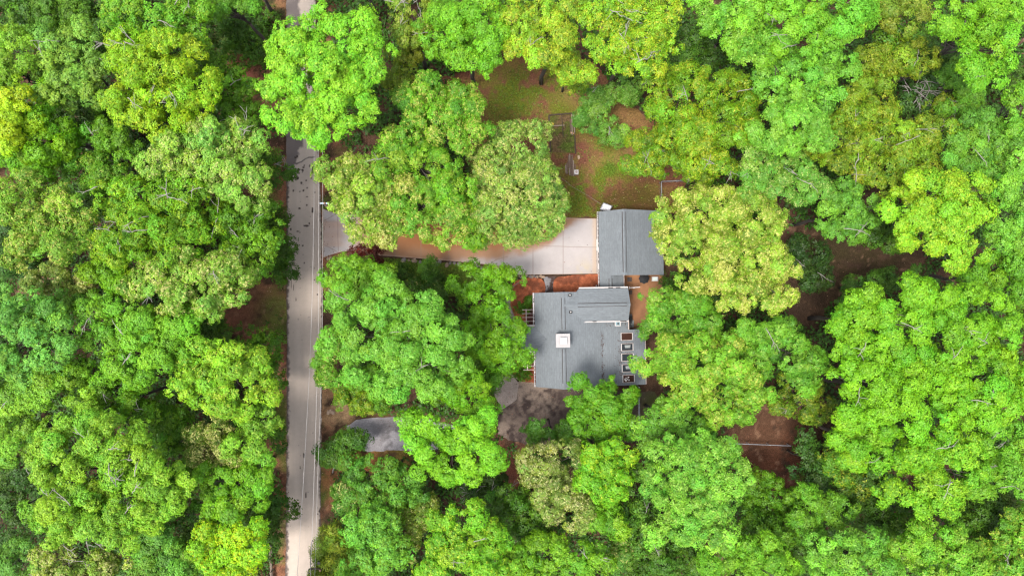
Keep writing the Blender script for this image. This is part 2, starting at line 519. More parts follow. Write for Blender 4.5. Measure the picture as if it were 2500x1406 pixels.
def dim_lawn_col(x, y):
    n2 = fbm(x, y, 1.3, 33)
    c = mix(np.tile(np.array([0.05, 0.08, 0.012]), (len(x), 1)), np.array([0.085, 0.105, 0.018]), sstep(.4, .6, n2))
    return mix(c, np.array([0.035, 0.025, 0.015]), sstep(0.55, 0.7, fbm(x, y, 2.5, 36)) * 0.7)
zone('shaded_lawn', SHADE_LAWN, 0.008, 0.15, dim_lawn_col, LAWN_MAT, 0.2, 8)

ROCKY = attr_mat('gravel', [(5.0, 0.2), (30.0, 0.45)], 0.95, 0.7, 30, bdist=0.04)
def gravel_col(x, y):
    n = fbm(x, y, 1.4, 41); n3 = fbm(x, y, .4, 44, 3)
    c = np.tile(np.array([0.25, 0.233, 0.24]), (len(x), 1)) * (0.85 + 0.3 * n3)[:, None]
    return mix(c, np.array([0.062, 0.055, 0.055]), sstep(0.52, 0.66, n) * np.clip(gauss(x, y, 970, 1050, 60) * 1.2, 0, 1) * 0.7)
zone('gravel_patch', GRAVEL, 0.012, 0.12, gravel_col, ROCKY, 0.22, 9)

def yard_col(x, y):
    n, n3 = fbm(x, y, 2.0, 51), fbm(x, y, 0.5, 52, 3)
    c = np.tile(np.array([0.052, 0.038, 0.034]), (len(x), 1)) * (0.7 + 0.6 * n3)[:, None]
    t = np.clip(gauss(x, y, 1290, 950, 55) * 1.3 + gauss(x, y, 1340, 985, 30) + gauss(x, y, 1225, 1050, 40), 0, 1)
    c = mix(c, np.array([0.19, 0.145, 0.115]), t * sstep(.35, .6, n * .5 + n3 * .5))
    return mix(c, np.array([0.06, 0.075, 0.015]), np.clip(gauss(x, y, 1600, 985, 35), 0, 1) * .7)
zone('yard', YARD_SOUTH, 0.008, 0.14, yard_col, ROCKY, 0.3, 12)
def walk_col(x, y):
    n3 = fbm(x, y, 0.5, 61, 3)
    c = np.tile(np.array([0.155, 0.145, 0.15]), (len(x), 1)) * (0.7 + 0.6 * n3)[:, None]
    return mix(c, np.array([0.045, 0.03, 0.026]), sstep(0.5, 0.62, fbm(x, y, 0.9, 63)))
zone('footpath', WALK, 0.012, 0.08, walk_col, ROCKY, 0.05, 13)
def fwalk_col(x, y):
    n3 = fbm(x, y, 0.5, 65, 3)
    return np.tile(np.array([0.20, 0.165, 0.145]), (len(x), 1)) * (0.75 + 0.5 * n3)[:, None]
zone('footpath', FRONT_WALK, 0.016, 0.1, fwalk_col, ROCKY, 0.08, 14)

MULCH_MAT = attr_mat('mulch', [(6.0, 0.2), (22.0, 0.5)], 0.95, 0.8, 20, bdist=0.06)
def mulch_col(x, y):
    n3 = fbm(x, y, 0.35, 55, 3)
    c = np.tile(np.array([0.235, 0.072, 0.035]), (len(x), 1)) * (0.55 + 0.9 * n3)[:, None]
    return mix(c, np.array([0.07, 0.028, 0.018]), sstep(0.52, 0.66, fbm(x, y, 1.1, 57)) * 0.6)
for pl, sd_ in ((MULCH_A, 15), (MULCH_B, 16), (MULCH_C, 17)):
    zone('mulch_bed', pl, 0.02, 0.08, mulch_col, MULCH_MAT, 0.08, sd_, lambda x, y: 0.05 * fbm(x, y, 0.6, 58))

# the road: worn asphalt, dirt along both edges, mud clods, a tar-filled crack
LW = wpoly(ROAD[:6]); RW = wpoly(ROAD[6:])
CRACK = wpoly([(717, 398), (724, 400), (735, 396), (746, 388), (754, 385), (768, 384)])
CLODS = [(729, 415, 5, 3), (739, 416, 3, 3), (741, 409, 3, 2), (743, 404, 2, 2), (756, 405, 1.5, 4), (764, 413, 3, 9), (763, 422, 3, 3), (727, 435, 3, 4), (748, 441, 2.5, 2.5),
         (736, 447, 3, 4), (750, 459, 2, 2), (741, 465, 2.5, 3), (732, 468, 2, 2), (716, 466, 2.5, 4), (750, 481, 3, 1.5), (731, 509, 3, 2), (749, 501, 2, 2), (763, 514, 2.5, 8),
         (730, 423, 2, 2), (738, 421, 1.5, 1.5), (760, 434, 2, 3), (758, 428, 1.5, 2), (769, 470, 1.5, 2), (748, 551, 7, 2.5), (755, 546, 2, 3), (728, 565, 4, 1.5), (732, 568, 3, 1.2),
         (739, 600, 2, 2), (743, 642, 1.5, 2), (711, 690, 1, 16), (720, 646, 1, 5), (717, 700, 1, 8), (723, 730, 1, 5), (742, 1112, 1.5, 7), (733, 1140, 1, 6), (747, 1208, 1.2, 7), (775, 719, 1.5, 2),
         (768, 683, 1.2, 2), (767, 655, 1.2, 2), (776, 1254, 1.5, 2), (780, 1247, 2, 3), (710, 560, 2, 3), (704, 480, 2, 3), (722, 386, 3, 2), (726, 382, 3, 4), (720, 384, 1.5, 2), (761, 351, 2, 4), (754, 346, 2, 3)]
def road_col(x, y):
    n1, n2, n3 = fbm(x, y, 2.2, 81), fbm(x, y, 0.7, 83), fbm(x, y, 0.25, 85, 3)
    c = np.tile(np.array([0.310, 0.258, 0.217]), (len(x), 1)) * (0.93 + 0.14 * fbm(x * 5, y * .25, 2.0, 84))[:, None]
    dl, _, _ = polydist(x, y, LW, False); dr, _, _ = polydist(x, y, RW, False)
    u = dl / (dl + dr)
    tracks = np.exp(-((u - 0.30) / 0.09) ** 2) + np.exp(-((u - 0.72) / 0.09) ** 2)
    c = c * (1 + 0.05 * tracks)[:, None]
    DIRT = np.array([0.072, 0.056, 0.050])
    dn = dl + (n2 - .5) * 0.5 + (n3 - .5) * 0.35
    c = mix(c, DIRT, 1 - sstep(0.05, 0.42, dn))
    dn = dr + (n2 - .5) * 0.3 + (n3 - .5) * 0.3
    c = mix(c, DIRT * 0.8, (1 - sstep(0.0, 0.24, dn)) * .95)
    # darker band along the west edge in the north
    yn = np.interp(y, [P(0, 440)[1], P(0, 400)[1], P(0, 340)[1], P(0, 60)[1]], [0, 1.0, 2.1, 1.6])
    c = mix(c, np.array([0.105, 0.088, 0.082]), (1 - sstep(-0.15, 0.25, dl - yn + (n2 - .5) * 0.9)) * sstep(P(0, 450)[1], P(0, 420)[1], y))
    d, _, _ = polydist(x, y, CRACK, False)
    c = mix(c, np.array([0.10, 0.082, 0.075]), 1 - sstep(0.03, 0.13, d + (n3 - .5) * 0.1))
    for px, py, rx, ry in CLODS:
        q = P(px, py)
        e = np.sqrt(((x - q[0]) / (rx * MPP)) ** 2 + ((y - q[1]) / (ry * MPP)) ** 2)
        m = e < 2
        if m.any():
            t = np.zeros(len(x)); t[m] = 1 - sstep(0.65, 1.2, e[m] + (n3[m] - .5) * 1.1)
            c = mix(c, np.array([0.05, 0.038, 0.032]), t)
    sp = sstep(0.86, 0.90, fbm(x, y, 0.3, 91, 2))
    return mix(c, np.array([0.13, 0.11, 0.10]), sp * 0.6)
ASPH = attr_mat('asphalt', [(14.0, 0.06), (1.5, 0.05)], 0.9, 0)
zone('road', ROAD, 0.02, 0.07, road_col, ASPH, 0.10, 18)

# concrete drive with leaf-tannin stains and saw-cut joints
JOINTS = [[(1375, 532), (1375, 670)], [(1301, 532), (1301, 671)], [(1229, 531), (1229, 655)], [(1165, 531), (1165, 643)], [(1096, 531), (1096, 637)], [(1028, 529), (1028, 631)],
          [(964, 528), (964, 626)], [(1301, 600), (1376, 602), (1456, 604)], [(824, 521), (826, 615)], [(789, 540), (824, 522)], [(789, 596), (827, 617)],
          [(1195, 646), (1212, 634), (1240, 626)]]
def drive_col(x, y):
    n1, n2, n3 = fbm(x, y, 3.0, 101), fbm(x, y, 1.0, 103), fbm(x, y, 0.3, 105, 3)
    c = np.tile(np.array([0.268, 0.243, 0.236]), (len(x), 1)) * (0.95 + 0.1 * n2)[:, None]
    ST, ST2 = np.array([0.205, 0.110, 0.058]), np.array([0.165, 0.068, 0.027])
    # distance (m) from the lower edge: the stain thins out towards it
    low = wpoly([(1265, 671), (1240, 660), (1195, 646), (1100, 637), (1000, 629), (920, 623), (862, 612)])
    d, _, _ = polydist(x, y, low, False)
    px = x / MPP + 1250; py = 703 - y / MPP
    edge = np.interp(px, [800, 880, 960, 1100, 1200, 1260, 1300, 1340, 1400, 1500], [626, 628, 640, 644, 640, 628, 618, 600, 548, 500])
    t = sstep(0, 1, (edge - py) / 28 + (n2 - .5) * 0.7 + (n1 - .5) * .6 + 0.35) * sstep(838, 905, px)
    c = mix(c, ST, t * 0.9)
    t2 = sstep(0.1, 1, (edge - py) / 52 + (n1 - .5) * 0.9) * sstep(850, 930, px)
    c = mix(c, ST2, t2 * 0.85)
    # run-off bands by the road
    band = np.exp(-((py - 549) / 9) ** 2) + 0.6 * np.exp(-((py - 574) / 8) ** 2) + 0.45 * np.exp(-((py - 596) / 6) ** 2)
    c = mix(c, np.array([0.165, 0.098, 0.064]), np.clip(band * (0.8 + .6 * n2), 0, 1) * sstep(850, 815, px) * .95)
    c = mix(c, np.array([0.30, 0.225, 0.19]), sstep(538, 546, py) * sstep(606, 598, py) * sstep(850, 820, px) * .8)
    c = mix(c, np.array([0.30, 0.25, 0.17]), np.clip(gauss(x, y, 1430, 668, 30), 0, 1) * sstep(.35, .6, n2) * .7)
    c = mix(c, np.array([0.31, 0.24, 0.185]), (1 - sstep(0.1, 0.5, np.abs(x - P(1453, 0)[0]) + (n2 - .5) * .4)) * .8)
    for j in JOINTS:
        dj, _, _ = polydist(x, y, wpoly(j), False)
        c = mix(c, np.array([0.16, 0.12, 0.095]), (1 - sstep(0.012, 0.055, dj)) * 0.8)
    de, _, _ = polydist(x, y, wpoly(DRIVE))
    c = mix(c, np.array([0.30, 0.22, 0.17]), (1 - sstep(0.03, 0.16, de + (n3 - .5) * .15)) * .5)
    sp = sstep(0.86, 0.90, fbm(x, y, 0.22, 111, 2))
    return mix(c, np.array([0.17, 0.11, 0.08]), sp * .5)
CONC = attr_mat('concrete', [(9.0, 0.03), (1.2, 0.04)], 0.85, 0)
zone('driveway', DRIVE, 0.03, 0.06, drive_col, CONC)
def apron_col(x, y):
    n = fbm(x, y, 0.8, 121); n3 = fbm(x, y, .25, 122, 3)
    c = np.tile(np.array([0.25, 0.22, 0.20]), (len(x), 1)) * (0.6 + .8 * n3)[:, None]
    return mix(c, np.array([0.42, 0.44, 0.42]), sstep(.5, .62, n) * np.clip(gauss(x, y, 1458, 580, 45) * 1.4, 0, 1))
zone('concrete_strip', [(1456, 534), (1476, 534), (1476, 671), (1456, 668)], 0.024, 0.07, apron_col, CONC)
# ---------------------------------------------------------------- the house (local frame: u east, v north, origin under the roof's NW corner)
HROT = math.radians(1.0)
HO = (2.57, -0.57, 0)
def hw(u, v, z=0.0):
    c, s = math.cos(HROT), math.sin(HROT)
    return (HO[0] + u * c - v * s, HO[1] + u * s + v * c, z)

ROOFM = [M['shingle_y'], M['shingle_x'], M['chimney_brown']]
house = empty('house', HO, 'brown house with grey shingle roof, white square chimney and a row of skylights', 'house', rz=HROT)

def quad_patch(mb, pts, t, m):
    mb.slab(pts, t, m, 2)

RZ, EZ = 6.6, 4.1                 # ridge and west eave heights
def east_z(u):                    # long east slope, with its change of pitch
    return 6.6 - (u - 3.18) * (2.0 / 4.63) if u <= 7.81 else 4.6 - (u - 7.81) * (1.2 / 5.09)
mb = MB()
mb.slab([(0, 0, EZ), (3.18, 0.055, RZ), (3.18, -10.9, RZ), (0, -10.9, EZ)], 0.16, 0, 2)
mb.slab([(3.18, 0.055, RZ), (7.81, 0.0, 4.6), (7.81, -10.9, 4.6), (3.18, -10.9, RZ)], 0.16, 0, 2)
mb.slab([(7.81, -2.9, 4.6), (10.9, -2.9, east_z(10.9)), (10.9, -4.46, east_z(10.9)), (12.9, -4.46, 3.4), (12.9, -10.94, 3.4), (7.81, -10.9, 4.6)], 0.16, 0, 2)
mb.build('main_roof', ROOFM, house)
# cross gable on the north-east
mb = MB()
GR, GE = 6.62, 5.55
mb.slab([(3.25, -1.45, GR), (5.06, 0.385, GE), (10.66, 0.385, GE), (10.74, -1.45, GR)], 0.14, 1, 2)
mb.slab([(3.25, -1.45, GR), (10.74, -1.45, GR), (10.66, -3.30, GE), (5.56, -3.30, GE)], 0.14, 1, 2)
mb.build('gable_roof', ROOFM, house)
# entrance gable on the west
mb = MB()
mb.slab([(-1.6, -5.3, 5.15), (1.35, -5.3, 5.15), (0.02, -3.9, 4.08), (-1.6, -3.9, 4.08)], 0.13, 1, 2)
mb.slab([(-1.6, -5.3, 5.15), (-1.6, -6.75, 4.06), (0.02, -6.75, 4.06), (1.35, -5.3, 5.15)], 0.13, 1, 2)
mb.build('porch_roof', ROOFM, house)
# walls
mb = MB()
g = 0.02
def wallq(u0, v0, u1, v1, z0, z1a, z1b):
    mb.face([(u0, v0, z0), (u1, v1, z0), (u1, v1, z1b), (u0, v0, z1a)])
prof = [(0.4, 4.2), (3.18, 6.35), (7.81, 4.36), (12.5, 3.24)]
wallq(0.4, -0.35, 0.4, -10.5, g, 4.2, 4.2)
for (a, za), (b, zb) in zip(prof[:-1], prof[1:]):
    wallq(a, -10.5, b, -10.5, g, za, zb)
wallq(12.5, -10.5, 12.5, -4.85, g, 3.24, 3.24)
wallq(12.5, -4.85, 10.5, -4.85, g, 3.24, 3.7)
wallq(10.5, -4.85, 10.5, -0.05, g, 3.7, 5.5)
wallq(0.4, -0.35, 3.18, -0.35, g, 4.2, 6.35); wallq(3.18, -0.35, 4.9, -0.35, g, 6.35, 5.6)
wallq(4.9, -0.05, 10.5, -0.05, g, 5.42, 5.42)
mb.face([(10.5, -0.05, 5.40), (10.5, -1.45, 6.38), (10.5, -2.95, 5.40)])
wallq(5.9, -2.95, 10.45, -2.95, 3.6, 5.4, 5.4)
mb.face([(-1.3, -4.2, g), (-1.3, -6.45, g), (-1.3, -6.45, 4.0), (-1.3, -5.3, 4.9), (-1.3, -4.2, 4.0)])
wallq(-1.3, -4.2, 0.4, -4.2, g, 4.0, 4.0); wallq(-1.3, -6.45, 0.4, -6.45, g, 4.0, 4.0)
mb.build('wall', M['siding'], house)
mb = MB(); mb.box(-1.36, -1.31, -5.8, -4.85, 0.05, 2.1)
dr = mb.build('door', M['chimney_brown'], house)
mb = MB(); mb.box(-1.42, -1.365, -5.72, -5.66, 1.0, 1.12); mb.build('handle', M['grey_metal'], dr)
for (v0, v1) in ((-2.9, -1.7), (-9.3, -8.0)):
    mb = MB(); mb.box(0.35, 0.392, v0, v1, 0.9, 2.2); wd = mb.build('window', M['glass_dark'], house)
    mb = MB()
    for a, b, c, d in ((v0 - .07, v0 - .002, .83, 2.27), (v1 + .002, v1 + .07, .83, 2.27), (v0, v1, .83, .895), (v0, v1, 2.205, 2.27)): mb.box(0.33, 0.395, a, b, c, d)
    mb.build('frame', M['white'], wd)

# ridge vents: raised shingle strips with a dark slit along each edge
def ridge_vent(a, b, z, half, axis, drop, parent, name='ridge_vent'):
    mb = MB(); h = 0.07
    if axis == 'v':
        u, v0, v1 = a, b[0], b[1]
        P1 = [(u - half, v0, z - drop + h), (u, v0, z + h), (u, v1, z + h), (u - half, v1, z - drop + h)]
        P2 = [(u, v0, z + h), (u + half, v0, z - drop + h), (u + half, v1, z - drop + h), (u, v1, z + h)]
        m = 0
    else:
        v, u0, u1 = a, b[0], b[1]
        P1 = [(u0, v - half, z - drop + h), (u1, v - half, z - drop + h), (u1, v, z + h), (u0, v, z + h)]
        P2 = [(u0, v, z + h), (u1, v, z + h), (u1, v + half, z - drop + h), (u0, v + half, z - drop + h)]
        m = 1
    mb.slab(P1, 0.05, m, 2); mb.slab(P2, 0.05, m, 2)
    w = 0.055
    if axis == 'v':
        mb.box(a - half - w, a - half - .002, b[0], b[1], z - drop - 0.08, z - drop + 0.03, 3); mb.box(a + half + .002, a + half + w, b[0], b[1], z - drop - 0.08, z - drop + 0.03, 3)
    else:
        mb.box(b[0], b[1], a - half - w, a - half - .002, z - drop - 0.08, z - drop + 0.03, 3); mb.box(b[0], b[1], a + half + .002, a + half + w, z - drop - 0.08, z - drop + 0.03, 3)
    return mb.build(name, ROOFM + [M['gutter_dirt']], parent)
ridge_vent(3.18, (-4.15, -0.6), RZ, 0.16, 'v', 0.09, house)
ridge_vent(3.18, (-10.25, -6.35), RZ, 0.17, 'v', 0.09, house)
ridge_vent(-1.45, (4.8, 10.35), GR, 0.16, 'u', 0.09, house)

# chimney
mb = MB()
mb.box(2.3, 3.7, -6.0, -4.62, 5.3, 7.62)
ch = mb.build('chimney', M['chimney_brown'], house, bevel=0.01)
mb = MB(); mb.box(2.20, 3.78, -6.07, -4.54, 7.62, 7.80); mb.build('chimney_cap', M['cap_white'], ch, bevel=0.02)
mb = MB(); mb.box(2.66, 3.40, -5.70, -4.92, 8.02, 8.10)
for a, b in ((2.7, -5.66), (3.31, -5.66), (2.7, -5.01), (3.31, -5.01)): mb.box(a, a + .05, b, b + .05, 7.80, 8.02)
mb.build('flue_cover', simple('flue_white', (0.34, 0.32, 0.32), 0.5, amt=.04), ch, bevel=0.015)

# gutters: a pale trough holding dark debris, brackets across
def gutter(a, b, side, parent, step=0.42, seed=0, fill=0.72):
    """from a to b, side = unit vector pointing outwards"""
    rg = random.Random(seed)
    a, b, s = np.array(a, float), np.array(b, float), np.array(side + (0,), float)
    L = np.linalg.norm(b - a); d = (b - a) / L
    mb = MB()
    mb.bar(a + s * 0.125, b + s * 0.125, 0.045, 0.12, 0)
    mb.bar(a + s * 0.06 - [0, 0, .05], b + s * 0.06 - [0, 0, .05], 0.085, 0.02, 0)
    t = 0.1
    while t < L - 0.3:
        seg = rg.uniform(.3, .9)
        e = min(t + seg, L - .05)
        if rg.random() < fill:
            mb.bar(a + d * t + s * 0.06 - [0, 0, .026], a + d * e + s * 0.06 - [0, 0, .026], 0.08, 0.024, 1)
        t = e + rg.uniform(.02, .25)
    n = max(2, int(L / step))
    for i in range(n + 1):
        p = a + d * (0.03 + (L - 0.06) * i / n)
        mb.bar(p + s * 0.0, p + s * 0.11, 0.05, 0.03, 0)
    return mb.build('gutter', [M['white'], M['gutter_dirt']], parent)
gutter((-0.02, 0, EZ - .02), (-0.02, -3.78, EZ - .02), (-1, 0), house, seed=1)
gutter((-0.02, -6.9, EZ - .02), (-0.02, -10.9, EZ - .02), (-1, 0), house, seed=2)
gutter((-1.2, -3.88, 4.06), (0.15, -3.88, 4.06), (0, 1), house, 0.5, 3, 0.5)
gutter((-1.6, -6.77, 4.04), (0.15, -6.77, 4.04), (0, -1), house, 0.5, 4, 0.5)
gutter((5.06, 0.40, GE - .02), (10.66, 0.40, GE - .02), (0, 1), house, 1.4, 5, 0.3)
gutter((5.56, -3.32, GE - .02), (10.66, -3.32, GE - .02), (0, -1), house, 1.4, 6, 0.25)
mb = MB(); mb.bar((10.93, -3.3, 3.94), (10.93, -4.46, 3.92), 0.07, 0.16); mb.bar((12.94, -4.44, 3.42), (12.94, -10.9, 3.42), 0.05, 0.14)
mb.build('eave_trim', M['trim_tan'], house)

# skylights on the low east slope
def skylight(u0, u1, v0, v1, pane, pane_patch, seed):
    rg = random.Random(seed)
    z = lambda u: east_z(u)
    h, fw = 0.16, 0.085
    mb = MB()
    def slope_box(a, b, c, d, hh, m):
        mb.slab([(a, c, z(a) + hh), (b, c, z(b) + hh), (b, d, z(b) + hh), (a, d, z(a) + hh)], hh + .05, m)
    slope_box(u0, u0 + fw, v0, v1, h, 0); slope_box(u1 - fw, u1, v0, v1, h, 0)
    slope_box(u0 + fw, u1 - fw, v0, v0 + fw * .45, h - .01, 1); slope_box(u0 + fw, u1 - fw, v1 - fw * .45, v1, h - .01, 1)
    sk = mb.build('skylight', [M['white'], M['trim_tan'], M['chimney_brown']], house)
    mb = MB()
    a, b, c, d = u0 + fw, u1 - fw, v0 + fw * .45, v1 - fw * .45
    mb.slab([(a, c, z(a) + .10), (b, c, z(b) + .10), (b, d, z(b) + .10), (a, d, z(a) + .10)], .03, 0)
    mb.build('pane', pane, sk)
    if pane_patch:
        mb = MB()
        cu, cv = (a + b) / 2 + .05, (c + d) / 2 + .06
        mb.slab([(cu - .30, cv - .17, z(cu - .3) + .118), (cu + .30, cv - .17, z(cu + .3) + .118), (cu + .36, cv + .17, z(cu + .36) + .118), (cu - .36, cv + .17, z(cu - .36) + .118)], .01)
        mb.build('pane_patch', M['concrete_grey'] if pane_patch == 1 else M['white'], sk)
    return sk
skylight(9.95, 11.42, -5.69, -4.83, M['glass_brown'], 0, 1)
skylight(9.97, 11.45, -6.90, -6.05, M['glass_dark'], 1, 2)  # the grey patch stands in for the reflection on this pane
skylight(9.98, 11.46, -8.10, -7.22, M['glass_dark'], 0, 3)
skylight(10.02, 11.50, -9.36, -8.47, M['glass_dark'], 1, 4)
sk5 = skylight(10.08, 11.56, -10.58, -9.72, M['glass_brown'], 0, 5)
mb = MB(); rg = random.Random(4)
for i in range(16):                                       # reflection of leaves on the last pane, laid on as white scraps
    cu, cv = 10.62 + rg.uniform(-.25, .25), -10.12 + rg.uniform(-.22, .22); r = rg.uniform(.05, .14); t0 = rg.random() * 6
    mb.slab([(cu + r * math.cos(t0 + k * 1.57) * rg.uniform(.5, 1), cv + r * math.sin(t0 + k * 1.57) * rg.uniform(.5, 1), east_z(cu) + .14 + rg.uniform(0, .05)) for k in range(4)], .012)
refl = mb.build('pane_reflection', M['white'], sk5); refl['kind'] = 'stuff'
mb = MB()
za = east_z(9.6)
mb.box(9.27, 9.36, -4.0, -3.45, za - .2, za + .22); mb.box(9.86, 9.95, -4.0, -3.45, za - .2, za + .22)
mb.box(9.36, 9.86, -4.0, -3.92, za - .2, za + .218); mb.box(9.36, 9.86, -3.53, -3.45, za - .2, za + .218)
sk = mb.build('skylight', M['white'], house)
mb = MB(); mb.box(9.362, 9.858, -3.918, -3.532, za + .1, za + .16); mb.build('pane', M['glass_blue'], sk)
mb = MB(); mb.box(9.55, 9.75, -3.85, -3.6, za + .162, za + .17); mb.build('pane_patch', M['glass_dark'], sk)
# roof vents
for u, v in ((3.95, -0.30), (4.0, -2.2)):
    mb = MB(); zz = east_z(u)
    mb.box(u - .15, u + .17, v - .16, v + .10, zz - .1, zz + .20)
    mb.slab([(u - .13, v + .05, zz + .34), (u + .15, v + .05, zz + .34), (u + .17, v - .16, zz + .205), (u - .15, v - .16, zz + .205)], .02)
    rv = mb.build('roof_vent', M['black'], house)
    mb = MB(); mb.cyl((u, v - .0, zz + .33), 0.08, 0.07, 0.08, 10); mb.build('vent_cap', M['white'], rv)

# pergolas over the two brown porches on the west wall
def pergola(vs, v0, v1, beam_u):
    pg = empty('pergola', (0, 0, 0), None, None); pg.parent = house
    for v in vs:
        mb = MB(); mb.bar((-1.42, v, 3.05), (0.38, v, 3.05), 0.055, 0.14); mb.build('slat', M['trim_tan'], pg)
    mb = MB(); mb.bar((beam_u, v0, 2.93), (beam_u, v1, 2.93), 0.10, 0.1); mb.build('beam', M['trim_tan'], pg)
    for v in (v0 + .1, v1 - .1):
        mb = MB(); mb.bar((beam_u, v, 0.3), (beam_u, v, 2.88), 0.1, 0.1); mb.build('post', M['trim_tan'], pg)
    mb = MB()
    n = 9
    for i in range(n):
        a = beam_u + .0 + (0.36 - beam_u) * i / n
        mb.box(a + .006, a + (0.36 - beam_u) / n - .006, v0, v1, 0.16, 0.24)
    mb.build('porch_deck', M['deck_red'], pg)
pergola((-1.98, -2.42, -2.87, -3.33, -3.76), -3.85, -1.9, -0.95)
pergola((-7.19, -7.65, -8.11, -8.57, -9.03), -9.1, -6.85, -0.9)
# a wooden step at the back
mb = MB(); mb.box(11.0, 11.85, -4.42, -3.55, .45, .62); mb.box(11.0, 12.15, -4.42, -3.55, .3, .448); mb.build('step', M['concrete_grey'], house)

# ---------------------------------------------------------------- the garage with its linking roof
GA = hw(7.75, 9.4)
garage = empty('garage', (HO[0], HO[1], 0), 'grey roofed garage at the end of the concrete drive', 'garage', rz=HROT)
mb = MB()
mb.slab([(7.75, 9.4, 3.1), (7.75, 1.86, 3.1), (10.45, 1.86, 5.2), (10.40, 9.42, 5.2)], 0.15, 0, 2)
mb.slab([(10.40, 9.42, 5.2), (10.45, 1.86, 5.2), (15.4, 1.84, 2.7), (15.4, 9.4, 2.7)], 0.15, 0, 2)
mb.build('garage_roof', ROOFM, garage)
mb = MB()
mb.slab([(7.75, 1.86, 3.1), (7.75, 0.5, 3.1), (8.92, 0.5, 4.01), (8.92, 1.86, 4.01)], 0.12, 0, 2)
mb.slab([(8.92, 1.86, 4.01), (8.92, 0.5, 4.01), (10.6, 0.5, 3.0), (10.6, 1.86, 3.0)], 0.12, 0, 2)
mb.build('link_roof', ROOFM, garage)
ridge_vent(10.42, (2.2, 9.1), 5.2, 0.17, 'v', 0.10, garage)
ridge_vent(8.92, (0.52, 1.5), 4.01, 0.15, 'v', 0.09, garage)
gutter((7.73, 0.5, 3.08), (7.73, 9.4, 3.08), (-1, 0), garage, 0.46, 7, 0.8)
mb = MB(); mb.bar((10.63, 0.5, 3.04), (10.63, 1.9, 3.04), 0.05, 0.14); mb.build('eave_trim', M['trim_tan'], garage)
mb = MB()
gp = [(8.15, 3.2), (10.42, 4.98), (15.0, 2.72)]
for vv in (9.1, 2.15):
    for (a, za_), (b, zb_) in zip(gp[:-1], gp[1:]):
        mb.face([(a, vv, g), (b, vv, g), (b, vv, zb_), (a, vv, za_)])
mb.face([(8.15, 9.1, g), (8.15, 2.15, g), (8.15, 2.15, 3.2), (8.15, 9.1, 3.2)])
mb.face([(15.0, 9.1, g), (15.0, 2.15, g), (15.0, 2.15, 2.72), (15.0, 9.1, 2.72)])
mb.face([(8.2, 2.13, g), (8.2, 0.5, g), (8.2, 0.5, 3.2), (8.2, 2.13, 3.2)])
mb.face([(10.3, 2.13, g), (10.3, 0.5, g), (10.3, 0.5, 3.0), (10.3, 2.13, 3.0)])
mb.build('wall', M['siding'], garage)
for v0 in (2.6, 6.0):
    mb = MB(); mb.box(8.08, 8.145, v0, v0 + 2.7, 0.04, 2.3)
    for k in range(4): mb.box(8.06, 8.079, v0 + .08, v0 + 2.62, 0.1 + k * .56, 0.56 + k * .56)
    mb.build('garage_door', M['white'], garage)

# litter of dark leaves lying on the low roof
def litter_on_roof():
    rg = np.random.default_rng(5)
    pts = []
    for k in range(150):
        pts.append((7.75 + rg.normal(0, .10), rg.choice([-4.9, -5.5, -6.2, -7.2, -8.6, -9.3, -9.7, -10.2]) + rg.normal(0, .25)))
    for k in range(120):
        pts.append((rg.uniform(9.2, 11.9), rg.uniform(-10.7, -4.6)))
    for k in range(60):
        pts.append((rg.normal(9.85, .12), rg.choice([-5.8, -7.0, -8.25, -9.5]) + rg.normal(0, .15)))
    for k in range(30): pts.append((rg.uniform(8.2, 10.8), rg.uniform(-4.3, -3.5)))
    mb = MB()
    for u, v in pts:
        if not (5 < u < 12.6 and -10.8 < v < -3.4): continue
        r = rg.uniform(.03, .085); a = rg.uniform(0, 6.3); z = east_z(u) + .012
        w = hw(u, v)
        mb.face([(w[0] + r * math.cos(a) * q + r * .5 * math.sin(a) * p, w[1] + r * math.sin(a) * q - r * .5 * math.cos(a) * p, z + .01 * abs(q) + (0.004 if p else 0) - .23 * r * math.cos(a) * q) for q, p in ((-1, 0), (0, 1), (1, 0), (0, -1))])
    o = mb.build('fallen_leaves', simple('dead_leaf', (0.045, 0.024, 0.018), 0.9, amt=.4))
    tag(o, kind='stuff')
litter_on_roof()
# ---------------------------------------------------------------- things round the house
# wooden deck behind the house
dk = empty('deck', tuple(P(1575, 735)), 'brown boarded deck between the house, the garage and the trees', 'deck')
mb = MB()
x0, x1 = 13.25 - dk.location[0], 18.4 - dk.location[0]
y0, y1 = -4.9 - dk.location[1], 2.2 - dk.location[1]
k = 0
xx = x0
rg = random.Random(2)
while xx < x1:
    mb.box(xx, min(xx + .135, x1), y0, y1, .22, .27 + rg.uniform(-.003, .003)); xx += .145
mb.build('deck_boards', M['deck_brown'], dk)
mb = MB(); mb.box(x0, x1, y0, y0 + .05, 0.0, .215); mb.box(x0, x1, y1 - .05, y1, 0.0, .215); mb.box(x1 - .05, x1, y0 + .052, y1 - .052, 0, .215); mb.build('skirt', M['siding'], dk)

# white rail post lying across from the house wall
a, b = P(1536, 702.5, 2.6), P(1562, 701, 2.6)
mb = MB(); mb.bar(a, b, .10, .08); mb.cyl((a[0] + .55, a[1], a[2] - .05), .09, .09, .12, 12); mb.bar(a + [0.02, -.14, 0], a + [0.02, .14, 0], .08, .12); mb.bar(b, (b[0], b[1], .3), .09, .09)
tag(mb.build('rail_beam', M['white']), 'white beam running from the house corner out over the deck', 'beam')

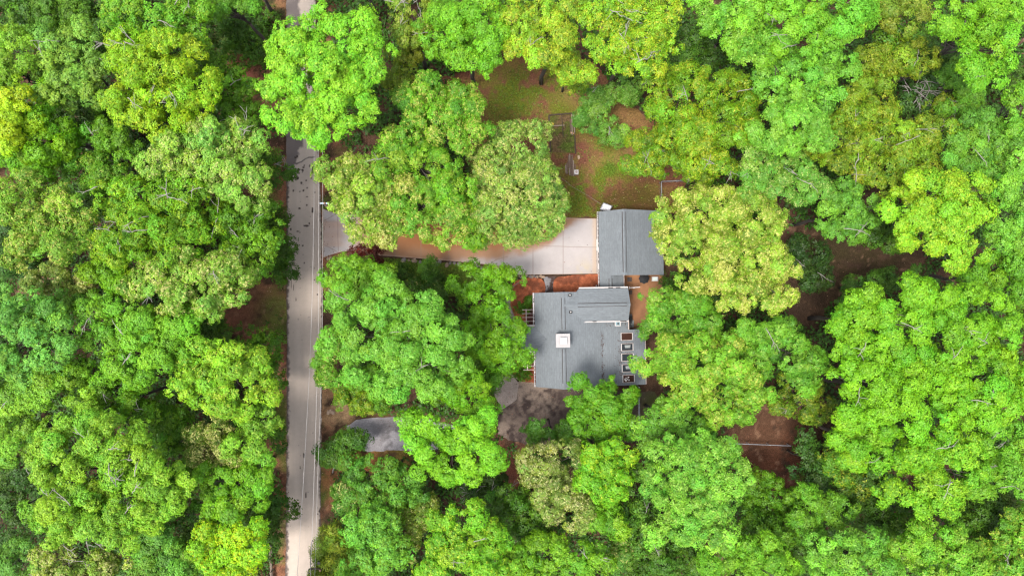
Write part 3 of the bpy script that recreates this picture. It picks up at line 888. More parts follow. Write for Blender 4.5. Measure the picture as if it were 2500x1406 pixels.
# black parasol
c = P(1573, 680, 2.25)
um = empty('parasol', (c[0], c[1], .27), 'black patio parasol open on the deck beside the garage', 'parasol')
mb = MB(); n = 8; R = .66
for i in range(n):
    t0, t1, tm = 2 * math.pi * i / n, 2 * math.pi * (i + 1) / n, 2 * math.pi * (i + .5) / n
    e0, e1, em = [(R * r * math.cos(t), R * r * math.sin(t), z) for t, r, z in ((t0, 1, 1.75), (t1, 1, 1.75), (tm, .86, 1.80))]
    mb.face([(0, 0, 2.12), e0, em]); mb.face([(0, 0, 2.12), em, e1])
cp = mb.build('canopy', M['black'], um)
mb = MB(); mb.cyl((0, 0, 0), .02, .02, 2.1, 8); mb.build('pole', M['dark_metal'], um)
mb = MB(); mb.cyl((0, 0, 0), .26, .22, .07, 16); mb.build('base', M['dark_metal'], um)
# white table with glass
c = P(1599, 681, .75)
tb = empty('patio_table', (c[0], c[1], .27), 'white patio table with a pale glass top beside the black parasol', 'table')
mb = MB(); mb.box(-.38, .38, -.28, -.2, .44, .5); mb.box(-.38, .38, .2, .28, .44, .5); mb.box(-.38, -.3, -.198, .198, .44, .5); mb.box(.3, .38, -.198, .198, .44, .5); mb.build('table_frame', M['white'], tb)
mb = MB(); mb.box(-.298, .298, -.198, .198, .46, .48); mb.build('glass_top', glass_mat('pale_glass', (.5, .55, .52), .15), tb)
for i, j in ((-1, -1), (-1, 1), (1, -1), (1, 1)):
    mb = MB(); mb.box(i * .34 - .02, i * .34 + .02, j * .24 - .02, j * .24 + .02, 0, .438); mb.build('leg', M['white'], tb)
# dark slatted chairs against the wall
for k, (px, py) in enumerate(((1536, 682), (1537, 713))):
    c = P(px, py, .6)
    chr_ = empty('patio_chair', (c[0] + .05, c[1], .27), ('dark slatted patio chair by the corner of the linking roof', 'dark slatted patio chair below the white beam, close to the house wall')[k], 'chair', 'dark patio chairs on the deck')
    mb = MB()
    for i in range(4): mb.box(-.25, .25, -.24 + i * .125, -.16 + i * .125, .40, .425)
    mb.build('seat', M['dark_metal'], chr_)
    mb = MB()
    for i in range(4): mb.bar((-.27 - .02 * i, -.25, .5 + i * .11), (-.27 - .02 * i, .25, .5 + i * .11), .02, .07)
    mb.build('backrest', M['dark_metal'], chr_)
    for i, j in ((-1, -1), (-1, 1), (1, -1), (1, 1)):
        mb = MB(); mb.box(i * .23 - .015, i * .23 + .015, j * .21 - .015, j * .21 + .015, 0, .398); mb.build('leg', M['dark_metal'], chr_)
# black covered barbecue
c = P(1538.5, 778, 1.0)
bq = empty('barbecue', (c[0] + .02, c[1], .27), 'black barbecue standing on the deck against the house wall', 'barbecue')
mb = MB(); mb.box(-.24, .24, -.3, .3, .35, .8); mb.build('firebox', M['black'], bq, bevel=.03)
mb = MB()
for i in range(7):
    t0, t1 = math.pi * i / 7, math.pi * (i + 1) / 7
    mb.slab([(-.24 * math.cos(t0), -.3, .81 + .16 * math.sin(t0)), (-.24 * math.cos(t1), -.3, .81 + .16 * math.sin(t1)), (-.24 * math.cos(t1), .3, .81 + .16 * math.sin(t1)), (-.24 * math.cos(t0), .3, .81 + .16 * math.sin(t0))], .015)
mb.build('hood', M['black'], bq)
for s in (-1, 1):
    mb = MB(); mb.box(-.2, .2, s * .43 - .12, s * .43 + .12, .74, .77); mb.build('side_shelf', M['dark_metal'], bq)
for i, j in ((-1, -1), (-1, 1), (1, -1), (1, 1)):
    mb = MB(); mb.box(i * .2 - .02, i * .2 + .02, j * .25 - .02, j * .25 + .02, 0, .348); mb.build('leg', M['dark_metal'], bq)

# cart under a white sheet
c = P(1481, 506, .7)
ct = empty('covered_cart', (c[0], c[1], 0), 'two wheeled cart under a crumpled white sheet beside the garage corner', 'cart', rz=math.radians(-18))
rgn = np.random.default_rng(3)
nx, ny = 22, 16
xs, ys = np.linspace(-.62, .62, nx), np.linspace(-.46, .46, ny)
co = []
for j in range(ny):
    for i in range(nx):
        x, y = xs[i], ys[j]
        e = min(sstep(0, .18, .62 - abs(x)), sstep(0, .18, .46 - abs(y)))
        wob = fbm(np.array([x * 3 + 9]), np.array([y * 3 + 4]), 1.0, 7, 4)[0] - .5
        z = .38 + .42 * e + wob * .34 + .12 * x
        co.append((x * (1 + .1 * wob) + .10 * (y + .3), y * (1 - .25 * (x + .6) * .3) + wob * .08, z))
mb = MB(); mb.v = co
for j in range(ny - 1):
    for i in range(nx - 1):
        q = j * nx + i; mb.f.append([q, q + 1, q + nx + 1, q + nx]); mb.m.append(0)
o = mb.build('sheet', M['tarp'], ct, smooth=True)
sm = o.modifiers.new('thick', 'SOLIDIFY'); sm.thickness = .012
mb = MB(); mb.box(-.5, .5, -.34, .34, .3, .36); mb.bar((.5, 0, .33), (.95, .1, .2), .04, .04); mb.build('frame', M['dark_metal'], ct)
for x, y in ((-.42, -.52), (.06, -.55)):
    mb = MB(); mb.tube([(x, y - .06, .2), (x, y + .06, .2)], [.2, .2], 18); w = mb.build('wheel', M['rubber'], ct)
    mb = MB(); mb.tube([(x, y - .07, .2), (x, y + .07, .2)], [.09, .09], 14); mb.build('hub', M['white'], w)

# guy line across the lawn
mb = MB()
pts = [P(1364, 431, .3), P(1382, 443, .5), P(1397, 456, .55), P(1418, 468, .45), P(1436, 478, .5), P(1452, 489, .6), P(1470, 500, .7)]
mb.tube(pts, .022, 5)
tag(mb.build('guy_line', M['grey_wood']), 'thin pale line stretched low over the lawn from the board pile to the covered cart', 'cord')

# garden bed of old timbers, and what lies round it
c = P(1370, 330)
gb = empty('garden_bed', tuple(c), 'old timber framed garden bed with dry soil on the back lawn', 'garden bed')
def rel(px, py, z): q = P(px, py, z); return (q[0] - c[0], q[1] - c[1], z)
for a, b, w, h, mt in (((1340, 283), (1344, 372), .17, .22, 'dark_wood'), ((1341, 282), (1401, 277), .16, .2, 'dark_wood'), ((1403, 330), (1405, 376), .12, .2, 'dark_wood'), ((1402, 280), (1403, 328), .1, .2, 'dark_wood'),
                       ((1371, 281), (1375, 335), .07, .12, 'dark_wood'), ((1339, 309), (1378, 306), .10, .1, 'grey_wood')):
    mb = MB(); A, B = np.array(rel(*a, .1)), np.array(rel(*b, .1)); d = B - A
    L = np.linalg.norm(d); n_ = max(2, int(L / .5)); prev = A
    for i in range(n_):
        q = A + d * (i + 1) / n_ + np.array([rg.uniform(-.02, .02), rg.uniform(-.02, .02), 0]); mb.bar(prev, q, w, h); prev = q
    mb.build('border_timber', M[mt], gb)
bed_poly = [(1344, 285), (1401, 280), (1403, 375), (1346, 372)]
def bed_col(x, y):
    t = fbm(x, y, .9, 131); n3 = fbm(x, y, .35, 133, 3)
    cc = mix(np.tile(np.array([.13, .085, .042]), (len(x), 1)), np.array([.085, .10, .022]), sstep(.42, .6, t))
    cc = mix(cc, np.array([.08, .12, .02]), np.clip(gauss(x, y, 1387, 355, 16) * 1.4, 0, 1) * .8)
    return mix(cc, np.array([.05, .035, .02]), sstep(.58, .7, n3) * .6) * .6
so = zone('soil', bed_poly, .03, .08, bed_col, LAWN_MAT, .05, 22)
del so['kind']; so.parent = gb; so.location = (-c[0], -c[1], 0)
def plank(px0, py0, px1, py1, z, w, label, group, mt='old_wood', name='plank', t=.06):
    a, b = P(px0, py0, z), P(px1, py1, z)
    o = MB(); o.bar(a - a, b - a, w, t)
    ob = o.build(name, M[mt], bevel=.006); ob.location = a
    return tag(ob, label, 'plank', group)
plank(1396, 279, 1397, 330, .3, .13, 'long grey plank on the east side of the garden bed, nearer the middle', None, 'grey_wood')
plank(1400, 277, 1403, 325, .34, .13, 'long grey plank on the east rim of the garden bed, outer one', None, 'grey_wood')
plank(1392, 291, 1393, 326, .16, .10, 'short dark plank beside the two long planks in the garden bed', None, 'old_wood')
for i, (a, b, e, f, z) in enumerate(((1381, 403, 1382, 423, .10), (1384, 398, 1384, 426, .12), (1388, 380, 1386, 424, .16), (1391, 376, 1391, 428, .22), (1394, 384, 1395, 430, .14), (1397, 378, 1398, 429, .22), (1400, 392, 1400, 430, .12), (1393, 380, 1390, 410, .32), (1404, 402, 1404, 430, .1))):
    plank(a, b, e, f, z, .13, 'weathered brown board in the pile between garden bed and white box', 'boards piled on the lawn', 'old_wood' if i % 3 else 'grey_wood')
q = P(1407.5, 420, .5)
bx = empty('box_fan', (q[0], q[1], 0), 'small square white box with a round dark opening beside the board pile', 'box')
mb = MB(); mb.box(-.26, .26, -.28, .28, 0, .40); mb.build('housing', M['white'], bx, bevel=.02)
mb = MB(); mb.cyl((0, .02, .401), .16, .16, .02, 20); mb.build('round_opening', simple('grey_mesh', (.22, .17, .16), .8), bx)
q = P(1349, 303, .2)
mb = MB(); mb.slab([(-.15, -.12, .12), (.14, -.14, .16), (.16, .12, .12), (-.1, .16, .18)], .1); ob = mb.build('yellow_pot', simple('yellow_plastic', (.45, .26, .03), .5), bevel=.03); ob.location = (q[0], q[1], .05)
tag(ob, 'small yellow plastic tub in the corner of the garden bed', 'tub')
q = P(1398, 325, .2)
mb = MB()
for i in range(5): mb.bar((rg.uniform(-.25, 0), rg.uniform(-.1, .1), .05 + .03 * i), (rg.uniform(0, .25), rg.uniform(-.12, .12), .06 + .03 * i), .06, .03)
ob = mb.build('wood_scraps', simple('fresh_wood', (.42, .24, .12), .8)); ob.location = (q[0], q[1], .12)
tag(ob, 'few pale orange wood scraps at the end of the long planks', 'scrap wood')
q = P(1413, 384, .1)
mb = MB(); mb.box(-.14, .14, -.2, .2, 0, .12); ob = mb.build('paving_block', M['tan_rock'], bevel=.02); ob.location = (q[0], q[1], .01); ob.rotation_euler.z = .15
tag(ob, 'pale tan block lying in the dirt by the board pile', 'block')

# rocks
def rock(px, py, r, mt, label, group, seed):
    rr = random.Random(seed)
    bm = bmesh.new(); bmesh.ops.create_icosphere(bm, subdivisions=2, radius=r)
    ox, oy = rr.uniform(0, 50), rr.uniform(0, 50)
    for v in bm.verts:
        f = 0.65 + .7 * float(vnoise(np.array([v.co.x / r * 1.3 + ox + v.co.z / r]), np.array([v.co.y / r * 1.3 + oy]), seed)[0])
        v.co *= f; v.co.z = max(v.co.z * .6, -.3 * r)
    me = bpy.data.meshes.new('rock'); bm.to_mesh(me); bm.free()
    o = link('rock', me, M[mt]); q = P(px, py); o.location = (q[0], q[1], r * .22); o.rotation_euler.z = rr.uniform(0, 6)
    return tag(o, label, 'rock', group)
rr = random.Random(11)
for i in range(26):
    t = i / 25
    px = 985 + 255 * t; py = np.interp(px, [985, 1100, 1195, 1240], [632, 641, 651, 663]) + rr.uniform(0, 7)
    rock(px + rr.uniform(-4, 4), py, rr.uniform(.10, .34), rr.choice(['rock', 'rock', 'tan_rock']), 'grey rock in the row along the south edge of the concrete drive', 'rocks edging the drive', i)
for i in range(14):
    px = 790 + rr.uniform(0, 70); py = np.interp(px, [790, 860], [501, 517]) + rr.uniform(-6, 3)
    rock(px, py, rr.uniform(.14, .36), rr.choice(['rock', 'tan_rock']), 'pale rock heaped at the north corner of the drive mouth', 'rocks at the drive mouth', 40 + i)
for i, (px, py) in enumerate(((802, 632), (808, 630), (813, 634))):
    rock(px, py, .24 - .03 * i, 'tan_rock', 'tan rock at the south corner of the drive mouth', 'tan rocks south of the drive mouth', 60 + i)
for i, (px, py) in enumerate(((806, 1004), (813, 1006), (801, 1007))):
    rock(px, py, .3 - .05 * i, 'tan_rock', 'pale tan stone on the roadside verge above the gravel patch', 'stones on the verge', 64 + i)
for i in range(22):
    t = i / 21
    px, py = (1250 + 24 * t * 2, 912 + 40 * t) if t < .5 else (1274 + 44 * (t - .5) * 2, 932 + 3 * t)
    rock(px, py, .11, 'tan_rock', 'small tan edging stone round the south mulch bed', 'edging stones of the mulch bed', 70 + i)
for i in range(16):
    px = 1268 + 60 * i / 15
    rock(px, 674.5 + rr.uniform(-1, 2), rr.uniform(.09, .2), rr.choice(['rock', 'tan_rock']), 'small stone between the drive edge and the north mulch bed', 'stones along the mulch bed', 95 + i)
q = P(1456, 698, .4)
mb = MB(); mb.cyl((0, 0, 0), .02, .02, .35, 8); gl = mb.build('path_light', M['grey_metal']); gl.location = (q[0], q[1], .03)
tag(gl, 'small white path light in the mulch beside the linking roof', 'garden light')
mb = MB(); mb.cyl((0, 0, .35), .10, .05, .09, 12); mb.build('lamp_head', M['white'], gl)

# fences
def fence(pts, label, h=1.2, step=2.2, rails=(1.17,), mesh=True, mt='grey_metal', r=.03, name='chain_link_fence', wood=False):
    W3 = [P(*p, h) for p in pts]
    f = empty(name, (W3[0][0], W3[0][1], 0), label, 'fence')
    o = np.array([W3[0][0], W3[0][1], 0])
    for a, b in zip(W3[:-1], W3[1:]):
        a, b = np.array([a[0], a[1], 0]) - o, np.array([b[0], b[1], 0]) - o
        L = np.linalg.norm(b - a); n = max(1, round(L / step))
        for i in range(n + 1):
            p = a + (b - a) * i / n
            m_ = MB()
            if wood: m_.box(p[0] - .07, p[0] + .07, p[1] - .07, p[1] + .07, 0, h + .05)
            else: m_.cyl((p[0], p[1], 0), r * 1.1, r * 1.1, h + .06, 8)
            m_.build('post', M[mt], f)
        for z in rails:
            m_ = MB()
            if wood: m_.bar((a[0], a[1], z), (b[0], b[1], z), .09, .12)
            else: m_.tube([(a[0], a[1], z), (b[0], b[1], z)], r, 6)
            m_.build('rail', M[mt], f)
        if mesh:
            m_ = MB(); k = int(L / .16)
            for i in range(k):
                p = a + (b - a) * i / k; q2 = a + (b - a) * min(1, (i + 5) / k)
                m_.tube([(p[0], p[1], .05), (q2[0], q2[1], h - .06)], .003, 3); m_.tube([(q2[0], q2[1], .05), (p[0], p[1], h - .06)], .003, 3)
            m_.build('wire_mesh', M[mt], f)
    return f
fence([(1616, 492), (1615, 443), (1700, 439)], 'grey chain link fence turning a corner north of the garage', r=.04)
fence([(1561, 945), (1562, 1030)], 'grey metal fence running south from the house corner', rails=(1.17, .5), r=.035)
fence([(1780, 1082), (1930, 1088)], 'long pale fence rail crossing the dark ground among the south east trees', r=.045, mesh=False)
fence([(658, 1332), (661, 1430)], 'pale wooden rail fence on the road verge in the bottom left', 1.1, 1.8, (1.0, .55), False, 'grey_wood', name='rail_fence', wood=True)

# overhead lines and their poles
def pole(px, py, h, label):
    t = P(px, py, h)
    p = empty('utility_pole', (t[0], t[1], 0), label, 'utility pole')
    m_ = MB(); m_.cyl((0, 0, 0), .16, .11, h, 12); m_.build('shaft', M['brown_bark'], p)
    return p, t
pl, t1 = pole(792, 496, 9.2, 'utility pole with pale blue crossarm half hidden in the tree at the drive mouth')
m_ = MB(); m_.bar((-.55, 0, 9.0), (.45, 0, 9.0), .16, .12); m_.build('crossarm', M['blue_metal'], pl)
for x in (-.45, .3):
    m_ = MB(); m_.cyl((x, 0, 9.06), .05, .04, .16, 8); m_.build('insulator', M['white'], pl)
pl2, t2 = pole(781, 1392, 9.0, 'utility pole with a dark transformer beside the feathery cedar at the bottom of the road')
m_ = MB(); m_.bar((-1.2, 0.1, 8.75), (.25, 0.1, 8.75), .12, .12); m_.build('crossarm', M['dark_wood'], pl2)
m_ = MB(); m_.cyl((-.33, .55, 7.6), .17, .17, .75, 14); m_.build('transformer', M['dark_metal'], pl2)
for x in (-1.1, -.62, -.12):
    m_ = MB(); m_.cyl((x, .1, 8.8), .05, .04, .18, 8); m_.build('insulator', M['dark_metal'], pl2)
def wire(pts, r, label, mt='wire', name='power_line'):
    W3 = [P(*p) for p in pts]; out = []
    for a, b in zip(W3[:-1], W3[1:]):
        for i in range(8):
            t = i / 8; out.append(a + (b - a) * t)
    out.append(W3[-1])
    m_ = MB(); m_.tube(out, r, 5)
    return tag(m_.build(name, M[mt]), label, 'power line')
wire([(767, 340, 9), (766.5, 500, 8.6), (763, 700, 8.3), (756, 900, 8.2), (741, 1170, 8.5), (724, 1430, 9)], .021, 'pale overhead line nearest the middle of the road', 'wire')
wire([(778, 340, 9), (778, 600, 8.5), (777, 840, 8.3), (772, 1000, 8.2), (764, 1250, 8.6), (757, 1430, 9)], .019, 'pale overhead line between the other two lines above the road', 'wire')
wire([(787, 330, 9.1), (788, 496, 9.1), (787, 800, 8.5), (782, 1000, 8.3), (775, 1180, 8.5), (768, 1430, 9)], .016, 'pale overhead line above the east edge of the road', 'wire')
wire([(763.5, 1318, 8.7), (761, 1322, 8.6), (759, 1345, 8.55), (758, 1384, 8.6)], .045, 'thick black cable splice hanging below the overhead line near the cedar', 'dark_wire', 'cable_splice')
m_ = MB(); q = P(757, 1392, 8.6)
for rr_ in (.17, .20): m_.tube([(q[0] + rr_ * math.cos(t * .45), q[1] + rr_ * 1.1 * math.sin(t * .45), q[2] + .02 * t) for t in range(15)], .025, 5)
tag(m_.build('cable_coil', M['dark_wire']), 'coil of black cable hung on the overhead line by the bottom pole', 'cable coil')
# ---------------------------------------------------------------- trees
# lobe radius m, lobe density, lobe scatter (min,max of the ellipsoid radius), sprays per m2 of lobe, leaves per spray, leaf length, leaf width/length, droop, colour jitter
STY = {
    'puff':   dict(bough=2.0, lobe=.98, dens=.92, sc=(.50, 1.08), spr=7.2, k=6, L=.215, W=.52, droop=.30, jit=.08, gap=.46, tight=1),
    'oak':    dict(bough=1.8, lobe=.88, dens=.98, sc=(.50, 1.08), spr=7.2, k=6, L=.205, W=.52, droop=.22, jit=.12, gap=.46, tight=1),
    'fine':   dict(lobe=.72, dens=2.3, sc=(.90, 1.02), spr=7.4, k=6, L=.185, W=.52, droop=.2, jit=.13),
    'star':   dict(bough=1.7, lobe=.85, dens=1.0, sc=(.48, 1.10), spr=5.8, k=6, L=.27, W=.36, droop=.3, jit=.13, gap=.48),
    'ragged': dict(bough=1.6, lobe=.8, dens=1.0, sc=(.45, 1.12), spr=6.0, k=6, L=.225, W=.48, droop=.25, jit=.13, gap=.5),
    'under':  dict(lobe=.90, dens=1.0, sc=(.50, 1.08), spr=3.6, k=5, L=.31, W=.46, droop=.12, jit=.14),
    'shrub':  dict(lobe=.45, dens=1.3, sc=(.55, 1.05), spr=5.0, k=5, L=.22, W=.48, droop=.1, jit=.18),
    'cedar':  dict(lobe=.75, dens=1.3, sc=(.5, 1.1), spr=3.2, k=7, L=.50, W=.13, droop=.1, jit=.16),
}

def crown_arrays(blobs, st, col, tip, tipf, rng, wind=0.0):
    C, R, O = [], [], []
    for (cx, cy, cz, rx, ry, rz) in blobs:
        lb = st['lobe']
        rx, ry, rz = max(rx - lb * .55, .25), max(ry - lb * .55, .25), max(rz - lb * .4, .25)
        p = 1.6
        area = 4 * math.pi * (((rx * ry) ** p + (rx * rz) ** p + (ry * rz) ** p) / 3) ** (1 / p) * .72
        n = max(5, int(st['dens'] * area / (math.pi * lb * lb)))
        i = np.arange(n) + .5
        zz = 1 - 1.42 * i / n
        ph = i * 2.399963 + rng.uniform(0, 6.28)
        s = np.sqrt(np.maximum(0, 1 - zz * zz))
        d = norm(np.stack([s * np.cos(ph), s * np.sin(ph), zz], 1) + rng.normal(0, .07, (n, 3)))
        lo, hi = st['sc']
        th = np.arctan2(d[:, 1], d[:, 0])
        wav = sum(rng.normal(0, .062) * np.cos(k * th + rng.uniform(0, 6.28)) for k in (2, 3, 4, 5, 7))
        if st.get('bough'):
            # clumps gather into boughs, each a dome of its own with a gap round it
            K = max(4, int(area / (math.pi * st['bough'] ** 2)))
            j = np.arange(K) + .5
            bz = 1 - 1.3 * j / K; bs = np.sqrt(np.maximum(0, 1 - bz * bz)); bp = j * 2.399963 + rng.uniform(0, 6.28)
            bd = norm(np.stack([bs * np.cos(bp), bs * np.sin(bp), bz], 1) + rng.normal(0, .16, (K, 3)))
            br = rng.uniform(lo + .22, hi, K)
            dist = np.linalg.norm(d[:, None, :] - bd[None], axis=2)
            w = dist.argmin(1); dm = dist.min(1)
            sp = 1.25 * math.sqrt(4 * .65 / K)
            q = np.minimum(dm / sp, 1.2)
            d = norm(d + (bd[w] - d) * .30)
            rho = br[w] * (1.03 - st['gap'] * q * q) + rng.normal(0, .05, n) + wav
        else:
            rho = rng.uniform(lo, hi, n) + wav
        c = np.array([cx, cy, cz]) + d * rho[:, None] * np.array([rx, ry, rz])
        C.append(c); O.append(d)
        R.append(lb * rng.uniform(.55, 1.4, n))
        # a few inner clumps so that the crown is not hollow
        m = max(2, n // 5)
        di = norm(rng.normal(0, 1, (m, 3)))
        C.append(np.array([cx, cy, cz]) + di * rng.uniform(.2, .55, (m, 1)) * np.array([rx, ry, rz])); O.append(di); R.append(lb * rng.uniform(.9, 1.4, m))
    if len(blobs) > 1:
        for bi in range(len(blobs)):
            own = 2 * bi
            for bj, (cx, cy, cz, rx, ry, rz) in enumerate(blobs):
                if bj == bi: continue
                q = np.linalg.norm((C[own] - np.array([cx, cy, cz])) / np.array([rx, ry, rz]), axis=1)
                keep = q > .62
                C[own], O[own], R[own] = C[own][keep], O[own][keep], R[own][keep]
    C, R, O = np.concatenate(C), np.concatenate(R), np.concatenate(O)
    nl = len(C)
    lobe_f = np.exp(rng.normal(0, st['jit'] * 1.25, nl))
    lobe_h = rng.normal(0, 1, nl)
    # every lobe is a heap of smaller puffs, every puff carries sprays of leaves
    nsub = np.maximum(3, np.round(8 * np.minimum(1.2, R / 1.0))).astype(int)
    pi_ = np.repeat(np.arange(nl), nsub)
    out = norm(O * .65 + np.array([0, 0, .75]))
    ds = norm(rng.normal(0, 1, (len(pi_), 3)))
    dt = (ds * out[pi_]).sum(1)
    flip = dt < .0
    ds[flip] -= 2 * dt[flip][:, None] * out[pi_][flip]
    SC = C[pi_] + ds * (R[pi_] * rng.uniform(*((.42, .68) if st.get('tight') else (.55, .85)), len(pi_)))[:, None] * np.array([1, 1, .78])
    SR = R[pi_] * rng.uniform(.36, .56, len(pi_)) * (1.05 if st.get('tight') else 1)
    sub_f = np.exp(rng.normal(0, st['jit'] * .5, len(pi_)))
    ns = np.maximum(3, (st['spr'] * 4 * math.pi * SR * SR * .60)).astype(int)
    ui = np.repeat(np.arange(len(pi_)), ns)
    li = pi_[ui]
    d = norm(rng.normal(0, 1, (len(li), 3)))
    o2 = norm(ds * .6 + np.array([0, 0, .8]))
    dt = (d * o2[ui]).sum(1)
    flip = dt < -.1
    d[flip] -= 2 * dt[flip][:, None] * o2[ui][flip]
    pos = SC[ui] + d * (SR[ui] * rng.uniform(.7, 1.08, len(li)))[:, None]
    nrm = norm(.5 * d + .55 * ds[ui] + np.array([0, 0, .35]) + rng.normal(0, .15, d.shape))
    k = st['k']
    si = np.repeat(np.arange(len(li)), k)
    N = len(si)
    ax = np.where(np.abs(nrm[:, 2:3]) < .9, np.array([[0, 0, 1.0]]), np.array([[1.0, 0, 0]]))
    t1 = norm(np.cross(ax, nrm)); t2 = np.cross(nrm, t1)
    th = np.tile(np.arange(k) * 2 * math.pi / k, len(li)) + np.repeat(rng.uniform(0, 6.28, len(li)), k) + rng.normal(0, .28, N)
    n_ = nrm[si]
    u = norm(np.cos(th)[:, None] * t1[si] + np.sin(th)[:, None] * t2[si] + (-st['droop'] + rng.normal(0, .2, N))[:, None] * n_)
    w = norm(np.cross(n_, u) + rng.normal(0, .2, (N, 1)) * n_)
    L = st['L'] * rng.uniform(.65, 1.25, N); Wd = L * st['W'] * .5 * rng.uniform(.8, 1.25, N)
    b = pos[si] + n_ * rng.normal(0, .06, (N, 1)) + u * (L * .08)[:, None]
    co = np.empty((N, 4, 3))
    co[:, 0] = b
    co[:, 1] = b + u * (L * .48)[:, None] + w * Wd[:, None]
    co[:, 2] = b + u * L[:, None]
    co[:, 3] = b + u * (L * .48)[:, None] - w * Wd[:, None]
    spray_f = sub_f[ui] * np.exp(rng.normal(0, st['jit'] * .5, len(li)))
    f = lobe_f[li][si] * spray_f[si] * np.exp(rng.normal(0, st['jit'], N))
    c = np.tile(col, (N, 1)) * f[:, None]
    hue = (lobe_h[li][si] * .6 + rng.normal(0, .6, N)) * .15
    c[:, 0] *= np.exp(hue); c[:, 2] *= np.exp(-hue)
    if tip is not None and tipf > 0:
        ps = np.clip(tipf * np.exp(lobe_h[li] * .5), 0, .95)
        young = (rng.uniform(0, 1, len(li)) < ps)[si] & (rng.uniform(0, 1, N) < .62)
        c[young] = tip * np.exp(rng.normal(0, .16, (young.sum(), 1)))
    return co.reshape(-1, 3), np.clip(c, 0, .9), C

def branch_tubes(mb, a, b, r0, r1, rng, seg=4, sag=.08, n=5):
    a, b = np.array(a, float), np.array(b, float)
    L = np.linalg.norm(b - a)
    pts, rad = [], []
    for i in range(seg + 1):
        t = i / seg
        p = a + (b - a) * t
        if 0 < i < seg: p = p + rng.normal(0, sag * L / seg * 1.2, 3)
        p[2] += L * .10 * math.sin(math.pi * t)
        pts.append(p); rad.append(r0 + (r1 - r0) * t)
    mb.tube(pts, rad, n)
    return pts

